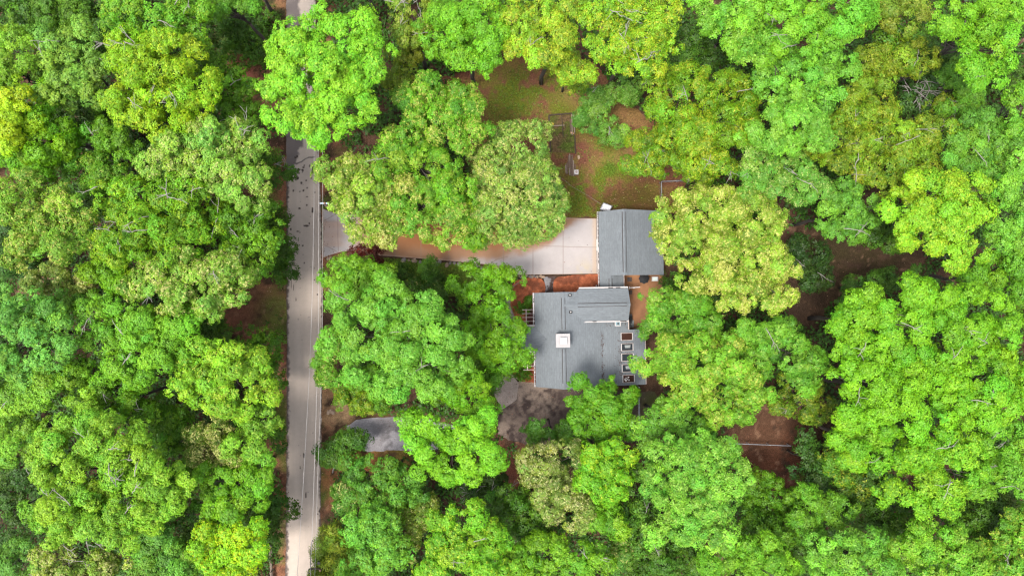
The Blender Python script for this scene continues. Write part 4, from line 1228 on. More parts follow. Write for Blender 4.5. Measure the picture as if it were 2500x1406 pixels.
ROAD_X0, ROAD_X1 = P(694, 0)[0], P(792, 0)[0]
NT = [0]
SPREAD = 1.17
def tree(label, style, col, z, blobs, tip=None, tipf=0.0, tw=0, kind='broadleaf_tree', cat='tree', base=None, bark='bark', rz=None, k=1.0, trunk_r=None, group=None):
    """z = height of the crown's middle; blobs = (photo x, photo y, radius x, radius y in photo pixels at that height[, height offset])"""
    NT[0] += 1
    rng = np.random.default_rng(1000 + NT[0] * 7)
    st = dict(STY[style])
    Bl = []
    for bl in blobs:
        zc = z + (bl[4] if len(bl) > 4 else 0)
        q = P(bl[0], bl[1], zc)
        f = MPP * (CAM_H - zc) / CAM_H
        rx, ry = bl[2] * f, bl[3] * f
        rx, ry = rx * SPREAD, ry * SPREAD
        Bl.append([q[0], q[1], zc, rx, ry, rz or min(.78 * (rx + ry) / 2, zc * .48)])
    Bl = np.array(Bl)
    wgt = Bl[:, 3] * Bl[:, 4]
    cen = (Bl[:, :2] * wgt[:, None]).sum(0) / wgt.sum()
    if base is not None: cen = P(*base)[:2]
    # no trunk stands on the road, the drive or inside the house
    if ROAD_X0 - 1.2 < cen[0] < ROAD_X1 + .9:
        cen[0] = ROAD_X0 - 1.3 if Bl[:, 0].mean() < (ROAD_X0 + ROAD_X1) / 2 else ROAD_X1 + 1.0
    root = empty(kind, (cen[0], cen[1], 0), label, cat, group)
    loc = Bl.copy(); loc[:, :2] -= cen
    k = k * (.76 if style == 'under' else 1.0)
    if kind != 'red_leaved_tree':
        um = .34 if col[2] < .62 * col[1] or style == 'under' else .20
        lum = col[1] / 196
        col = [a * (1 - um) + b * lum * um for a, b in zip(col, (128, 196, 54))]
        col[0] = min(max(col[0], .63 * col[1]), .81 * col[1])
    kk = LEAF_K * k * np.array([1.09, 1.0, .62])
    if tip is not None: tip = (min(tip[0], (.95 if tip[2] > 110 else .90) * tip[1]), tip[1], tip[2])
    tp = lin(tip) * kk if tip is not None else None
    co, c, C = crown_arrays([tuple(b) for b in loc], st, lin(col) * kk, tp, tipf, rng)
    me = mesh_np('crown', co, np.arange(len(co)), 4)
    set_attr(me, 'Col', 'FACE', c)
    link('crown', me, M['leaf'], root)
    # trunk with limbs
    mb = MB()
    zt = float((loc[:, 2]).max())
    r0 = trunk_r or (.04 + .014 * z)
    mid = np.array([loc[:, 0].mean() * .5, loc[:, 1].mean() * .5, zt * .62])
    branch_tubes(mb, (0, 0, -.05), mid, r0, r0 * .62, rng, 4, .05, 8)
    top = np.array([loc[0, 0] * .7, loc[0, 1] * .7, zt + loc[0, 5] * .45])
    branch_tubes(mb, mid, top, r0 * .62, r0 * .15, rng, 4, .08, 6)
    nlimb = min(len(C), 14 if z > 6 else 6)
    for i in rng.choice(len(C), nlimb, replace=False):
        s = mid + (top - mid) * rng.uniform(0, .6)
        pts = branch_tubes(mb, s, C[i], r0 * .30, .025, rng, 4, .12, 5)
        j = C[rng.integers(len(C))]
        e = pts[2] + (j - pts[2]) * min(1, 2.0 / max(np.linalg.norm(j - pts[2]), .1))
        branch_tubes(mb, pts[2], e, r0 * .16, .018, rng, 3, .12, 4)
    mb.build('trunk', M[bark], root, smooth=True)
    # bare pale twigs showing through the leaves
    for t in range(tw):
        b = loc[rng.integers(len(loc))]
        ang = rng.uniform(0, 6.28); rr = rng.uniform(.15, .92)
        zz = math.sqrt(max(0, 1 - rr * rr))
        tipp = np.array([b[0] + b[3] * rr * math.cos(ang), b[1] + b[4] * rr * math.sin(ang), b[2] + b[5] * zz * 1.0 + .15])
        dr = norm(np.array([math.cos(ang) + rng.normal(0, .5), math.sin(ang) + rng.normal(0, .5), .12]))
        Lb = rng.uniform(1.1, 2.4) * min(1, b[3] / 4 + .3)
        a = tipp - dr * Lb * .6 - np.array([0, 0, .5])
        m2 = MB()
        pts = branch_tubes(m2, a, tipp + dr * Lb * .4, .045, .016, rng, 5, .10, 5)
        for q in range(rng.integers(2, 4)):
            p0 = pts[rng.integers(1, 5)]
            d2 = norm(dr + rng.normal(0, .6, 3) * np.array([1, 1, .35]))
            branch_tubes(m2, p0, p0 + d2 * rng.uniform(.5, 1.1), .028, .012, rng, 3, .10, 4)
        m2.build('bare_branch', M['pale_bark'], root, smooth=True)
    return root
T = tree
CREAM = (218, 220, 160)
YT = (208, 214, 70)
# ---- west wood, from the north-west corner down
T('dark feathery low tree in the very corner at top left', 'under', (62, 135, 42), 8, [(60, 40, 90, 70)])
T('dark green tree with fern like sprays, second along the top edge', 'star', (78, 155, 48), 10, [(125, 45, 70, 75), (190, 40, 60, 60)])
T('dark green low tree between fern like tree and yellow lime tree, top edge', 'under', (64, 140, 40), 9, [(245, 60, 60, 70), (215, 120, 50, 50)])
T('narrow yellow green tree on the left edge under the dark corner tree', 'oak', (150, 205, 55), 16, [(35, 150, 60, 75), (25, 225, 55, 60)])
T('pale grey green tree with cauliflower clumps, upper left wood', 'oak', (142, 195, 98), 15, [(178, 110, 70, 50), (150, 190, 60, 70), (205, 190, 75, 80)], tw=3)
T('broad mid green tree on the top edge left of the road, pale twigs showing', 'ragged', (112, 188, 48), 17, [(330, 55, 80, 55), (420, 60, 90, 65), (470, 25, 50, 40)], tip=(160, 205, 60), tipf=.15, tw=4)
T('mid green crown cut by the top edge above the mossy verge', 'oak', (105, 180, 62), 14, [(540, 10, 80, 40), (605, 8, 40, 40)], tw=1)
T('dark green low tree shaded beneath the top edge crowns, beside the mossy verge', 'under', (62, 140, 40), 7, [(545, 70, 60, 45)])
T('large yellow lime tree with many bare twigs, upper left wood', 'star', (160, 212, 32), 18, [(400, 180, 130, 90), (360, 260, 90, 80), (450, 240, 90, 75), (320, 130, 60, 50)], tip=(190, 225, 50), tipf=.25, tw=9)
T('deep green tree between the yellow lime tree and red brown litter of the verge', 'ragged', (82, 165, 34), 12, [(560, 230, 85, 70), (600, 280, 60, 45), (520, 160, 40, 40)], tw=3)
T('brilliant yellow tree on the left edge, brightest crown of the photo', 'puff', (200, 235, 26), 18, [(25, 275, 65, 60), (10, 330, 50, 50)])
T('lime green tree just right of the brilliant yellow one', 'puff', (122, 200, 26), 15, [(110, 345, 90, 75), (55, 380, 80, 50), (115, 245, 60, 50)])
T('dark green tree in the hollow below the pale grey green cauliflower tree', 'under', (70, 150, 44), 9, [(225, 285, 80, 60)])
T('mid green tree between lime tree and pale road side crown, upper left', 'oak', (110, 185, 52), 13, [(260, 345, 70, 45), (300, 370, 50, 35)], tw=1)
T('pale green tree with whitish clumps leaning to the road in the upper left', 'oak', (152, 205, 96), 17, [(490, 350, 95, 60), (420, 410, 80, 45), (590, 340, 60, 55), (540, 420, 90, 55), (600, 450, 55, 60)], tip=(200, 222, 150), tipf=.22, tw=4)
T('green tree with dark gaps below the lime tree, left side', 'oak', (110, 180, 54), 13, [(190, 405, 75, 45), (240, 430, 60, 50)], tip=(175, 205, 100), tipf=.15)
T('big pale olive green tree on the left edge above the dark hollow', 'oak', (142, 192, 66), 17, [(60, 490, 80, 70), (140, 530, 100, 90), (70, 590, 70, 60), (190, 570, 60, 60)], tip=(196, 210, 120), tipf=.25)
T('broad yellow green tree full of white twigs, mid left wood', 'ragged', (122, 186, 30), 17, [(330, 500, 95, 75), (410, 560, 120, 80), (310, 590, 75, 55), (450, 480, 70, 60)], tip=(165, 205, 50), tipf=.2, tw=10)
T('darker green tree with white twigs close to the road, opposite the drive', 'ragged', (92, 168, 34), 14, [(560, 540, 85, 70), (620, 590, 70, 65), (600, 660, 65, 50), (640, 520, 40, 40)], tip=(140, 190, 50), tipf=.15, tw=8)
T('pale tree with whitish streaked clumps just below twiggy yellow green tree, mid left', 'oak', (150, 196, 84), 16, [(430, 660, 95, 60), (490, 710, 100, 65), (540, 660, 70, 50), (370, 690, 55, 45)], tip=(214, 224, 158), tipf=.3, tw=3)
T('small lime tree tucked left of the whitish streaked tree', 'puff', (140, 205, 42), 14, [(265, 660, 60, 55), (320, 700, 50, 30)])
T('cream tinged olive tree at the rim of the dark hollow on the left edge', 'oak', (146, 168, 84), 12, [(140, 690, 65, 42), (190, 700, 45, 35)], tip=CREAM, tipf=.25)
T('dark blue green low tree in the hollow on the left edge', 'under', (52, 130, 62), 6, [(20, 610, 60, 60), (60, 660, 50, 40)])
T('large blue green tree on the left edge at mid height', 'oak', (98, 196, 100), 17, [(70, 800, 85, 80), (40, 880, 80, 70), (130, 850, 65, 80), (30, 730, 50, 40)], tip=(130, 215, 120), tipf=.15)
T('blue green tree right of the large blue green one, under the cream tinged olive tree', 'oak', (86, 182, 82), 13, [(140, 745, 65, 40), (110, 770, 50, 40)])
T('yellow green tree between the blue green trees and leaf gaps, mid left', 'ragged', (122, 194, 54), 15, [(235, 760, 55, 55), (265, 810, 60, 70), (200, 900, 40, 40)], tw=1)
T('lime green tree with soft clumps above the bottom left yellow green road side tree', 'puff', (124, 202, 56), 16, [(350, 790, 60, 50), (390, 850, 85, 60), (340, 890, 75, 55), (440, 800, 50, 45)], tw=2)
T('dark green tree in shade beside the bare red brown verge, lower left', 'under', (60, 140, 44), 8, [(500, 800, 65, 55), (470, 870, 55, 50)])
T('bright yellow green tree by the road, lower left', 'oak', (150, 214, 52), 16, [(520, 860, 60, 45), (600, 910, 85, 65), (500, 930, 85, 60), (560, 970, 80, 50)], tip=(185, 220, 80), tipf=.2)
T('small bright green sapling on the west verge by the mossy bank', 'under', (96, 170, 36), 5, [(640, 850, 55, 45)], cat='sapling', kind='sapling')
T('yellow green crown below the large blue green tree, left side', 'oak', (140, 204, 64), 16, [(110, 930, 80, 50), (180, 940, 70, 55), (60, 960, 50, 45)], tw=1)
T('green tree with a pale branching limb exposed, lower left wood', 'ragged', (104, 186, 40), 14, [(290, 950, 80, 65), (250, 1010, 60, 40), (330, 1000, 60, 45)], tw=6)
T('pale lime tree at the left edge above the giant yellow green tree', 'oak', (146, 206, 74), 15, [(50, 1030, 60, 55), (60, 1100, 55, 50)], tw=1)
T('giant yellow green tree with a grey bare fork at its heart, bottom left', 'puff', (146, 210, 62), 18, [(180, 1100, 110, 90), (290, 1100, 110, 85), (220, 1200, 130, 95), (355, 1190, 95, 90), (170, 1280, 90, 55), (280, 1270, 100, 60)], tip=(172, 222, 82), tipf=.15, tw=15)
T('dark green tree in the cleft between the giant yellow green tree and cream blossom tree', 'ragged', (96, 172, 40), 11, [(410, 1030, 60, 60), (425, 1100, 55, 60), (445, 1165, 48, 52)])
T('tree flecked all over with cream blossom, lower left by the road', 'oak', (124, 156, 54), 13, [(510, 1060, 65, 50), (530, 1110, 75, 45)], tip=(226, 216, 150), tipf=.5)
T('light green tree on the road side above the cream blossom tree', 'oak', (134, 202, 66), 14, [(640, 1020, 45, 55), (620, 1090, 65, 60)], tip=(165, 215, 90), tipf=.2)
T('mid green tree on the road side below the cream blossom tree', 'puff', (100, 194, 40), 14, [(540, 1180, 70, 50), (610, 1180, 60, 55), (550, 1240, 65, 45)], tip=(150, 215, 50), tipf=.15)
T('deep green low tree at the roadside, half under the mid green crown', 'under', (58, 142, 46), 6, [(650, 1240, 50, 60), (640, 1310, 40, 45)])
T('brilliant lime yellow tree at the bottom edge left of the road', 'puff', (158, 226, 34), 15, [(520, 1320, 60, 55), (600, 1330, 65, 60), (560, 1390, 80, 40)], tip=(205, 235, 40), tipf=.25, tw=1)
T('grey green tree on the bottom edge between giant tree and brilliant lime yellow one', 'oak', (112, 184, 82), 12, [(390, 1310, 60, 55), (430, 1370, 65, 50), (360, 1380, 55, 40)], tw=1)
T('dark green understorey tree under the giant yellow green tree, towards the road', 'under', (72, 156, 44), 8, [(420, 1240, 55, 45), (470, 1290, 35, 45)])
T('pale yellow tree with a cream clump on the bottom edge, far left', 'oak', (160, 190, 84), 13, [(150, 1370, 75, 45), (240, 1380, 75, 40)], tip=(222, 216, 160), tipf=.3, tw=3)
T('dark bluish low tree on the left edge near the bottom', 'under', (54, 134, 56), 7, [(30, 1200, 45, 60), (40, 1290, 50, 50)])
T('bluish green tree in the bottom left corner', 'oak', (84, 178, 88), 11, [(45, 1370, 65, 50)])
T('dark green tree glimpsed in the gap under the big pale olive tree', 'under', (70, 148, 48), 7, [(260, 480, 50, 50), (240, 620, 30, 40)])
T('dark green tree in shadow south of the small lime tree, left side', 'under', (58, 134, 46), 7, [(290, 730, 50, 35), (60, 960, 60, 40)])
T('low dark green bush overhanging the road dirt, opposite the mud clods', 'under', (88, 160, 44), 4.5, [(690, 425, 38, 30), (665, 395, 30, 30)], cat='bush', kind='bush', tw=2)
T('low leafy bush on the west verge opposite the drive mouth', 'under', (74, 152, 40), 4, [(672, 540, 35, 40), (685, 620, 30, 50), (690, 665, 25, 25)], cat='bush', kind='bush')
T('low green bush on the west verge south of the yellow green road side tree', 'under', (84, 162, 40), 4, [(676, 1060, 26, 40), (672, 900, 25, 40)], cat='bush', kind='bush')
T('low bright ground bush on the mossy verge at the top', 'shrub', (70, 140, 30), 1.2, [(640, 110, 45, 40), (600, 140, 45, 30), (655, 60, 30, 40)], cat='bush', kind='bush')

# ---- north middle
T('bright lime maple like tree with puffy round clumps spreading over the road at the top', 'puff', (134, 226, 58), 20, [(740, 110, 75, 75), (830, 80, 85, 65), (895, 160, 60, 80), (800, 190, 100, 80), (700, 220, 60, 70), (750, 290, 80, 50), (860, 260, 85, 60), (795, 320, 55, 35)], tip=(178, 240, 80), tipf=.22, base=(880, 235), bark='bark')
T('tree with grey bare limbs reaching out on the top edge right of the road', 'oak', (150, 180, 70), 15, [(990, 25, 55, 35), (1000, 75, 45, 45)], tip=(196, 200, 110), tipf=.2, tw=8)
T('olive tree under the bare limbed one, left of the vivid green tree', 'oak', (136, 160, 44), 12, [(1010, 130, 55, 60), (990, 185, 45, 50)], tip=(186, 180, 80), tipf=.25)
T('vivid emerald green tree with spiky sprays on the top edge', 'star', (84, 204, 48), 16, [(1110, 50, 90, 60), (1170, 90, 80, 80), (1100, 110, 80, 50), (1180, 150, 55, 40)], tip=(130, 220, 70), tipf=.15)
T('yellow tree with gold flecks on the top edge above the clearing', 'star', (156, 202, 52), 16, [(1290, 50, 80, 60), (1370, 60, 70, 60), (1330, 120, 90, 50), (1395, 170, 50, 40, -2)], tip=YT, tipf=.35, tw=2)
T('yellow lime tree with bleached bare boughs on the top edge', 'star', (150, 206, 46), 17, [(1490, 50, 70, 60), (1570, 50, 80, 60), (1600, 110, 75, 50), (1510, 110, 70, 50), (1560, 160, 65, 35)], tip=(198, 214, 60), tipf=.25, tw=12)
T('dark green tree in the shade right of the bleached bough tree', 'under', (68, 146, 54), 9, [(1705, 110, 75, 55), (1660, 160, 50, 40)])
T('large mustard green tree with gold leaf tips, right of the garden clearing', 'star', (134, 184, 36), 14, [(1650, 240, 85, 65), (1750, 230, 85, 60), (1780, 300, 80, 65), (1700, 330, 90, 60), (1740, 400, 65, 35)], tip=(200, 200, 60), tipf=.28, tw=5)
T('thin sprawling yellow green tree over bare red earth, edge of the clearing', 'star', (126, 172, 40), 9, [(1590, 340, 55, 45), (1640, 400, 70, 40), (1570, 400, 45, 30), (1700, 420, 50, 30)], tip=(190, 200, 60), tipf=.25, tw=5)
T('small blue green shrubby tree standing in the clearing beside the garden bed', 'star', (116, 178, 84), 4.5, [(1440, 250, 34, 40), (1490, 240, 48, 34), (1535, 225, 30, 40), (1460, 300, 42, 38), (1502, 328, 42, 25), (1425, 290, 26, 22)], tw=2, tip=(150, 195, 120), tipf=.2)
T('lime bough dipping into the clearing at its upper rim', 'star', (150, 184, 54), 8, [(1400, 195, 45, 32), (1370, 150, 45, 30)], tip=YT, tipf=.25)
T('tall bright green tree on the top edge, right of the dark shaded one', 'oak', (120, 206, 68), 18, [(1780, 40, 80, 55), (1850, 20, 70, 50), (1820, 100, 85, 55), (1740, 20, 50, 40)], tip=(160, 220, 100), tipf=.15, tw=1)
T('tall bright green tree on the top edge with knobbly crown, next to the olive one', 'puff', (124, 208, 62), 19, [(1930, 30, 80, 55), (2040, 50, 85, 60), (1970, 90, 90, 50), (2090, 20, 60, 45)], tw=3)
T('soft green tree below the knobbly bright crown, upper right', 'oak', (116, 204, 78), 17, [(1930, 180, 85, 60), (2000, 170, 75, 60), (1950, 240, 90, 60), (1900, 120, 60, 40)], tip=(150, 222, 110), tipf=.15)
T('soft pale green tree right of the mustard green tree', 'oak', (122, 208, 82), 17, [(1930, 290, 85, 50), (1890, 330, 70, 50), (1970, 330, 65, 40)], tip=(160, 222, 110), tipf=.2)
T('bluish pale tree above the yellow cream tree', 'oak', (112, 190, 90), 14, [(1880, 410, 85, 60), (1940, 440, 75, 55), (1830, 450, 50, 40)], tip=(176, 210, 130), tipf=.2, tw=4)
T('olive brown tree on the top edge, upper right', 'oak', (142, 170, 56), 12, [(2190, 40, 70, 50), (2150, 20, 50, 35)], tip=(200, 188, 90), tipf=.25)
T('mid green tree under the olive brown one, upper right', 'under', (96, 168, 48), 11, [(2200, 95, 70, 40)])
T('rusty olive tree with gold tips in the upper right', 'star', (140, 170, 44), 12, [(2200, 145, 70, 50), (2130, 150, 50, 45), (2130, 200, 45, 35)], tip=(196, 186, 66), tipf=.28, tw=1)
T('fresh lime tree with tall lumpy crown, second from the top right corner', 'puff', (122, 210, 48), 19, [(2320, 50, 65, 55), (2380, 90, 75, 60), (2430, 40, 75, 55), (2390, 150, 70, 50), (2400, 190, 55, 30), (2470, 30, 40, 45)], tip=(158, 222, 60), tipf=.15, tw=2)
T('dark green tree hanging under the fresh lime tree, upper right', 'oak', (88, 180, 66), 12, [(2360, 225, 55, 50), (2330, 190, 40, 50)])
T('dark teal understorey in the hollow beside the brown leaning trunks', 'under', (58, 136, 56), 6, [(2300, 160, 60, 50), (2470, 190, 50, 40)])
T('broad mustard tree with rusty tips, upper right wood', 'star', (142, 180, 44), 13, [(2110, 290, 75, 65), (2080, 350, 75, 55), (2170, 350, 85, 50), (2080, 400, 65, 40)], tip=(200, 194, 66), tipf=.28, tw=6)
T('mustard tree with a pale fork showing, next to the blue green dead topped tree', 'star', (140, 180, 48), 13, [(2250, 340, 60, 60), (2220, 390, 65, 50), (2150, 430, 60, 45)], tip=(198, 196, 70), tipf=.26, tw=4)
T('sparse dead topped tree with bluish leaves in the upper right hollow', 'under', (84, 140, 88), 9, [(2240, 235, 45, 40)], tw=16, k=.9)
T('small olive tree with a curved bare limb over the dark hollow, upper right', 'star', (150, 180, 62), 11, [(2310, 255, 42, 32)], tip=(200, 196, 90), tipf=.25, tw=5)
T('cool green tree between mustard trees and the bright lime yellow tree', 'oak', (112, 186, 78), 14, [(2380, 320, 70, 45), (2350, 370, 60, 45), (2420, 380, 60, 50), (2400, 430, 50, 40)], tw=2)
T('green tree on the right edge under the leaning brown trunks', 'oak', (108, 200, 66), 15, [(2480, 260, 40, 60), (2485, 330, 40, 40)])
T('hanging bluish green tree between the mustard trees and dark clearing', 'oak', (96, 182, 80), 13, [(2040, 480, 65, 55), (2090, 530, 55, 65), (2050, 560, 65, 45)], tip=(130, 205, 70), tipf=.15, tw=3)
T('bright lime yellow domed tree north of the dark clearing on the right', 'puff', (154, 218, 50), 17, [(2260, 470, 80, 65), (2340, 500, 75, 70), (2280, 560, 95, 75), (2330, 620, 60, 45), (2220, 520, 50, 70)], tip=(188, 228, 66), tipf=.25, tw=1)
T('pale green tree on the right edge beside the domed lime yellow one', 'oak', (118, 202, 76), 16, [(2450, 480, 60, 60), (2460, 560, 60, 70), (2480, 410, 40, 40)], tip=(150, 215, 100), tipf=.15)
T('mid green tree on the right edge below the pale green one', 'puff', (96, 192, 54), 14, [(2450, 650, 70, 55), (2400, 690, 60, 40), (2485, 700, 35, 50)])
T('dark olive tree hanging at the north edge of the dark clearing', 'under', (78, 140, 44), 8, [(2160, 560, 50, 40), (2180, 590, 50, 30)])
T('low dark teal shrub in the dark clearing next to the yellow cream tree', 'under', (56, 112, 62), 4, [(1970, 630, 45, 45), (1985, 670, 42, 45), (1945, 600, 30, 30)], cat='bush', kind='bush', tw=2)

# ---- round the drive and the house
T('green tree with cream tips between the puffy lime tree and the clearing', 'oak', (116, 186, 52), 15, [(1030, 230, 65, 55), (1060, 300, 95, 60), (1130, 260, 70, 50), (1000, 330, 70, 40), (1140, 330, 55, 40)], tip=(188, 208, 110), tipf=.22)
T('mid green tree in the middle of the clump north of the drive', 'oak', (110, 186, 44), 15, [(980, 390, 85, 45), (1060, 400, 70, 55), (1100, 470, 60, 65)], tip=(164, 204, 80), tipf=.2, tw=1)
T('pale cream green tree at the roadside overhanging the drive mouth', 'oak', (158, 194, 80), 14, [(835, 430, 60, 52), (885, 490, 85, 55), (890, 562, 48, 40), (920, 430, 60, 50), (940, 565, 62, 38)], tip=(220, 222, 150), tipf=.3, base=(930, 490))
T('leafy green tree with cream topped clumps leaning over the middle of the drive', 'oak', (128, 190, 64), 14, [(1000, 480, 75, 60), (990, 545, 70, 50), (1060, 560, 65, 42), (1100, 540, 55, 50)], tip=(204, 216, 130), tipf=.28, base=(1040, 500))
T('dense round dome of pale grey green leaves beside the drive', 'fine', (150, 190, 104), 12, [(1250, 410, 92, 85), (1262, 480, 100, 85), (1225, 535, 82, 58), (1300, 530, 65, 50)], tip=(205, 214, 150), tipf=.28, base=(1260, 470))
T('bright green tree between the round pale dome and leaning drive tree', 'oak', (104, 184, 40), 13, [(1140, 560, 55, 42), (1125, 500, 45, 45)], tip=(170, 210, 60), tipf=.12, base=(1130, 505))
T('small dark red leaved tree at the south edge of the drive mouth', 'shrub', (110, 42, 36), 3.2, [(892, 610, 36, 15), (916, 648, 22, 30)], kind='red_leaved_tree', bark='brown_bark', k=.8)
T('light green tree in the corner between the road and south side of the drive', 'oak', (104, 192, 50), 10, [(870, 650, 60, 32), (830, 690, 50, 40), (900, 690, 60, 40), (935, 670, 40, 35)], tip=(150, 210, 80), tipf=.15)
T('small dark pointed cypress by the shaded lawn south of the drive', 'cedar', (52, 130, 42), 4, [(1055, 665, 20, 28)], kind='conifer', rz=2.8)
T('dark green shrub at the south edge of the shaded lawn', 'under', (56, 128, 40), 4.5, [(1070, 700, 45, 30), (1010, 695, 45, 28), (980, 660, 20, 20)], cat='bush', kind='bush', tip=(200, 205, 140), tipf=.05)
T('big blue green tree with soft heaped clumps, west of the house', 'puff', (112, 200, 76), 16, [(870, 760, 75, 70), (960, 760, 80, 65), (1040, 790, 80, 80), (880, 850, 90, 80), (990, 880, 110, 80), (1070, 880, 70, 80), (930, 930, 80, 50)], tip=(150, 216, 110), tipf=.18, tw=3)
T('yellowish green boughs low over the road edge, beneath the big blue green tree', 'oak', (120, 184, 62), 10, [(790, 875, 42, 26), (810, 840, 35, 40), (800, 920, 35, 40)], tip=(200, 212, 140), tipf=.2)
T('vivid green tree with long boughs between the big blue green tree and house', 'star', (70, 184, 28), 9, [(1160, 690, 48, 45), (1240, 680, 45, 30), (1195, 740, 62, 55), (1240, 850, 52, 60), (1185, 830, 55, 60), (1215, 790, 55, 40)], tip=(140, 205, 60), tipf=.12, base=(1200, 775))
T('dark green lower tree south west of the house, below the vivid green one', 'oak', (64, 156, 38), 7, [(1215, 920, 42, 40), (1180, 900, 40, 40)], tip=(120, 170, 60), tipf=.1)
T('vivid green crown bridging the big blue green tree and bright lime tree', 'star', (86, 204, 36), 12, [(1130, 950, 75, 45), (1170, 990, 55, 30), (1075, 960, 50, 30)])
T('olive yellow low tree on the verge north of the gravel patch', 'star', (124, 172, 34), 6, [(870, 965, 45, 45), (910, 990, 45, 25), (845, 935, 30, 35)], tip=(200, 200, 80), tipf=.2)
T('bright lime tree over the gravel patch, south west of the house', 'puff', (116, 218, 48), 15, [(1050, 1040, 75, 45), (1110, 1080, 90, 65), (1160, 1110, 70, 60), (1090, 1140, 70, 40), (1170, 1050, 55, 50)], tip=(150, 228, 60), tipf=.18)
T('leggy sapling with pale bent stem leaning by the road south of the gravel patch', 'under', (88, 158, 66), 3.5, [(800, 1110, 26, 22), (840, 1080, 26, 30), (875, 1070, 26, 18), (830, 1120, 30, 18)], cat='sapling', kind='sapling', base=(788, 1153), bark='pale_bark', trunk_r=.09)
T('blue green tree below the gravel patch', 'oak', (76, 172, 66), 11, [(930, 1160, 70, 48), (990, 1190, 55, 45), (940, 1220, 75, 45), (875, 1150, 35, 30)], tip=(110, 190, 90), tipf=.15)
T('green bush dotted with whitish leaves at the roadside below the gravel patch', 'oak', (100, 174, 60), 8, [(850, 1210, 40, 50), (880, 1185, 30, 35)], tip=(220, 226, 170), tipf=.3)
T('tall blue green tree on the bottom edge right of the cedar', 'star', (96, 202, 78), 13, [(910, 1280, 65, 55), (930, 1340, 65, 60), (890, 1380, 60, 40)], tip=(130, 215, 110), tipf=.15)
T('cream flecked olive tree between the blue green tree and lime tree, bottom', 'oak', (142, 166, 66), 10, [(1015, 1260, 42, 48), (1000, 1320, 35, 38), (1040, 1230, 35, 30)], tip=(222, 216, 150), tipf=.3)
T('feathery olive cedar at the bottom edge beside the road', 'cedar', (140, 168, 56), 6, [(815, 1320, 38, 45), (820, 1375, 50, 42), (800, 1400, 35, 30)], kind='conifer', rz=3.5, tip=(170, 190, 70), tipf=.2)
T('lime yellow tree on the bottom edge, right of cream flecked olive tree', 'puff', (116, 206, 46), 14, [(1110, 1260, 75, 50), (1170, 1310, 80, 50), (1090, 1340, 70, 50), (1190, 1370, 70, 45), (1070, 1390, 50, 35)], tip=(180, 224, 66), tipf=.2, tw=2)
T('dark brown green shrub with a fan of bare grey stems, below the bright lime tree', 'under', (66, 126, 56), 4.5, [(1200, 1190, 55, 35), (1150, 1195, 30, 30)], tw=14, cat='bush', kind='bush', k=.8)
T('deep green tree filling the gap under the cream chestnut coloured crown', 'under', (74, 158, 48), 9, [(1270, 1250, 60, 45), (1240, 1220, 45, 40), (1310, 1290, 50, 35)])
T('large cream olive tree south of the house', 'oak', (152, 164, 88), 12, [(1340, 1110, 70, 45), (1330, 1170, 65, 45), (1370, 1220, 75, 50), (1410, 1260, 50, 35), (1290, 1130, 35, 45)], tip=(216, 206, 158), tipf=.4)
T('bright lime puffy tree right of the large cream olive one', 'puff', (134, 214, 46), 13, [(1480, 1110, 68, 48), (1470, 1160, 72, 45), (1490, 1195, 50, 30)], tip=(186, 228, 60), tipf=.22)
T('deep emerald tree rising over the south end of the house roof', 'puff', (66, 178, 42), 10, [(1425, 965, 55, 52), (1500, 970, 52, 48), (1460, 1000, 60, 50), (1440, 1030, 62, 42), (1500, 1030, 48, 45)], tip=(110, 200, 50), tipf=.15, base=(1450, 1000))
T('dark emerald low tree at the south west foot of the emerald tree', 'puff', (56, 150, 58), 7, [(1320, 1050, 58, 28), (1380, 1055, 40, 30)])
T('big soft green tree south east of the house', 'star', (128, 208, 82), 16, [(1660, 1110, 85, 60), (1740, 1130, 80, 65), (1690, 1200, 110, 70), (1620, 1170, 55, 60), (1720, 1270, 95, 60), (1650, 1280, 70, 45)], tip=(166, 222, 110), tipf=.2)
T('cool green tree between the emerald tree and big soft green tree', 'star', (104, 192, 72), 12, [(1620, 1020, 65, 42), (1580, 1060, 45, 35), (1690, 1040, 55, 32)], tip=(150, 212, 120), tipf=.15)
T('lime green crown between the bright lime puffy tree and the bottom trees', 'puff', (112, 198, 44), 11, [(1490, 1270, 62, 42), (1460, 1240, 40, 30)], tip=(160, 214, 70), tipf=.15)
T('dark green tree between big soft green tree and lime crown, bottom middle', 'under', (88, 166, 62), 9, [(1570, 1240, 45, 55), (1590, 1310, 60, 40), (1560, 1140, 30, 40)], tw=2)
T('yellow flecked green tree on the bottom edge below the lime crown', 'oak', (116, 168, 62), 9, [(1530, 1330, 45, 40), (1510, 1360, 40, 35)], tip=(206, 212, 140), tipf=.22)
T('mid green tree on the bottom edge below the large cream olive tree', 'puff', (92, 188, 44), 12, [(1350, 1340, 70, 45), (1420, 1360, 75, 45), (1280, 1360, 55, 45), (1350, 1395, 80, 30)], tip=(150, 214, 50), tipf=.2, tw=2)
T('dark green tree at the bottom edge, right of centre', 'under', (72, 150, 44), 8, [(1600, 1370, 65, 40), (1540, 1395, 50, 30), (1680, 1360, 55, 35)])
T('bright green tree on the bottom edge below the big soft green tree', 'oak', (110, 196, 52), 12, [(1770, 1370, 65, 45), (1850, 1350, 75, 50), (1900, 1390, 60, 35)], tip=(150, 212, 70), tipf=.15)
T('fern green low tree with pointed sprays at the foot of the dark ground, lower right', 'star', (82, 168, 38), 7, [(1860, 1180, 50, 42), (1900, 1220, 60, 42), (1850, 1250, 50, 45)])
T('leafy mid green tree right of the fern green low tree', 'star', (96, 182, 52), 10, [(1970, 1230, 65, 50), (2040, 1240, 50, 45), (1950, 1290, 70, 42)], tip=(136, 204, 80), tipf=.15)
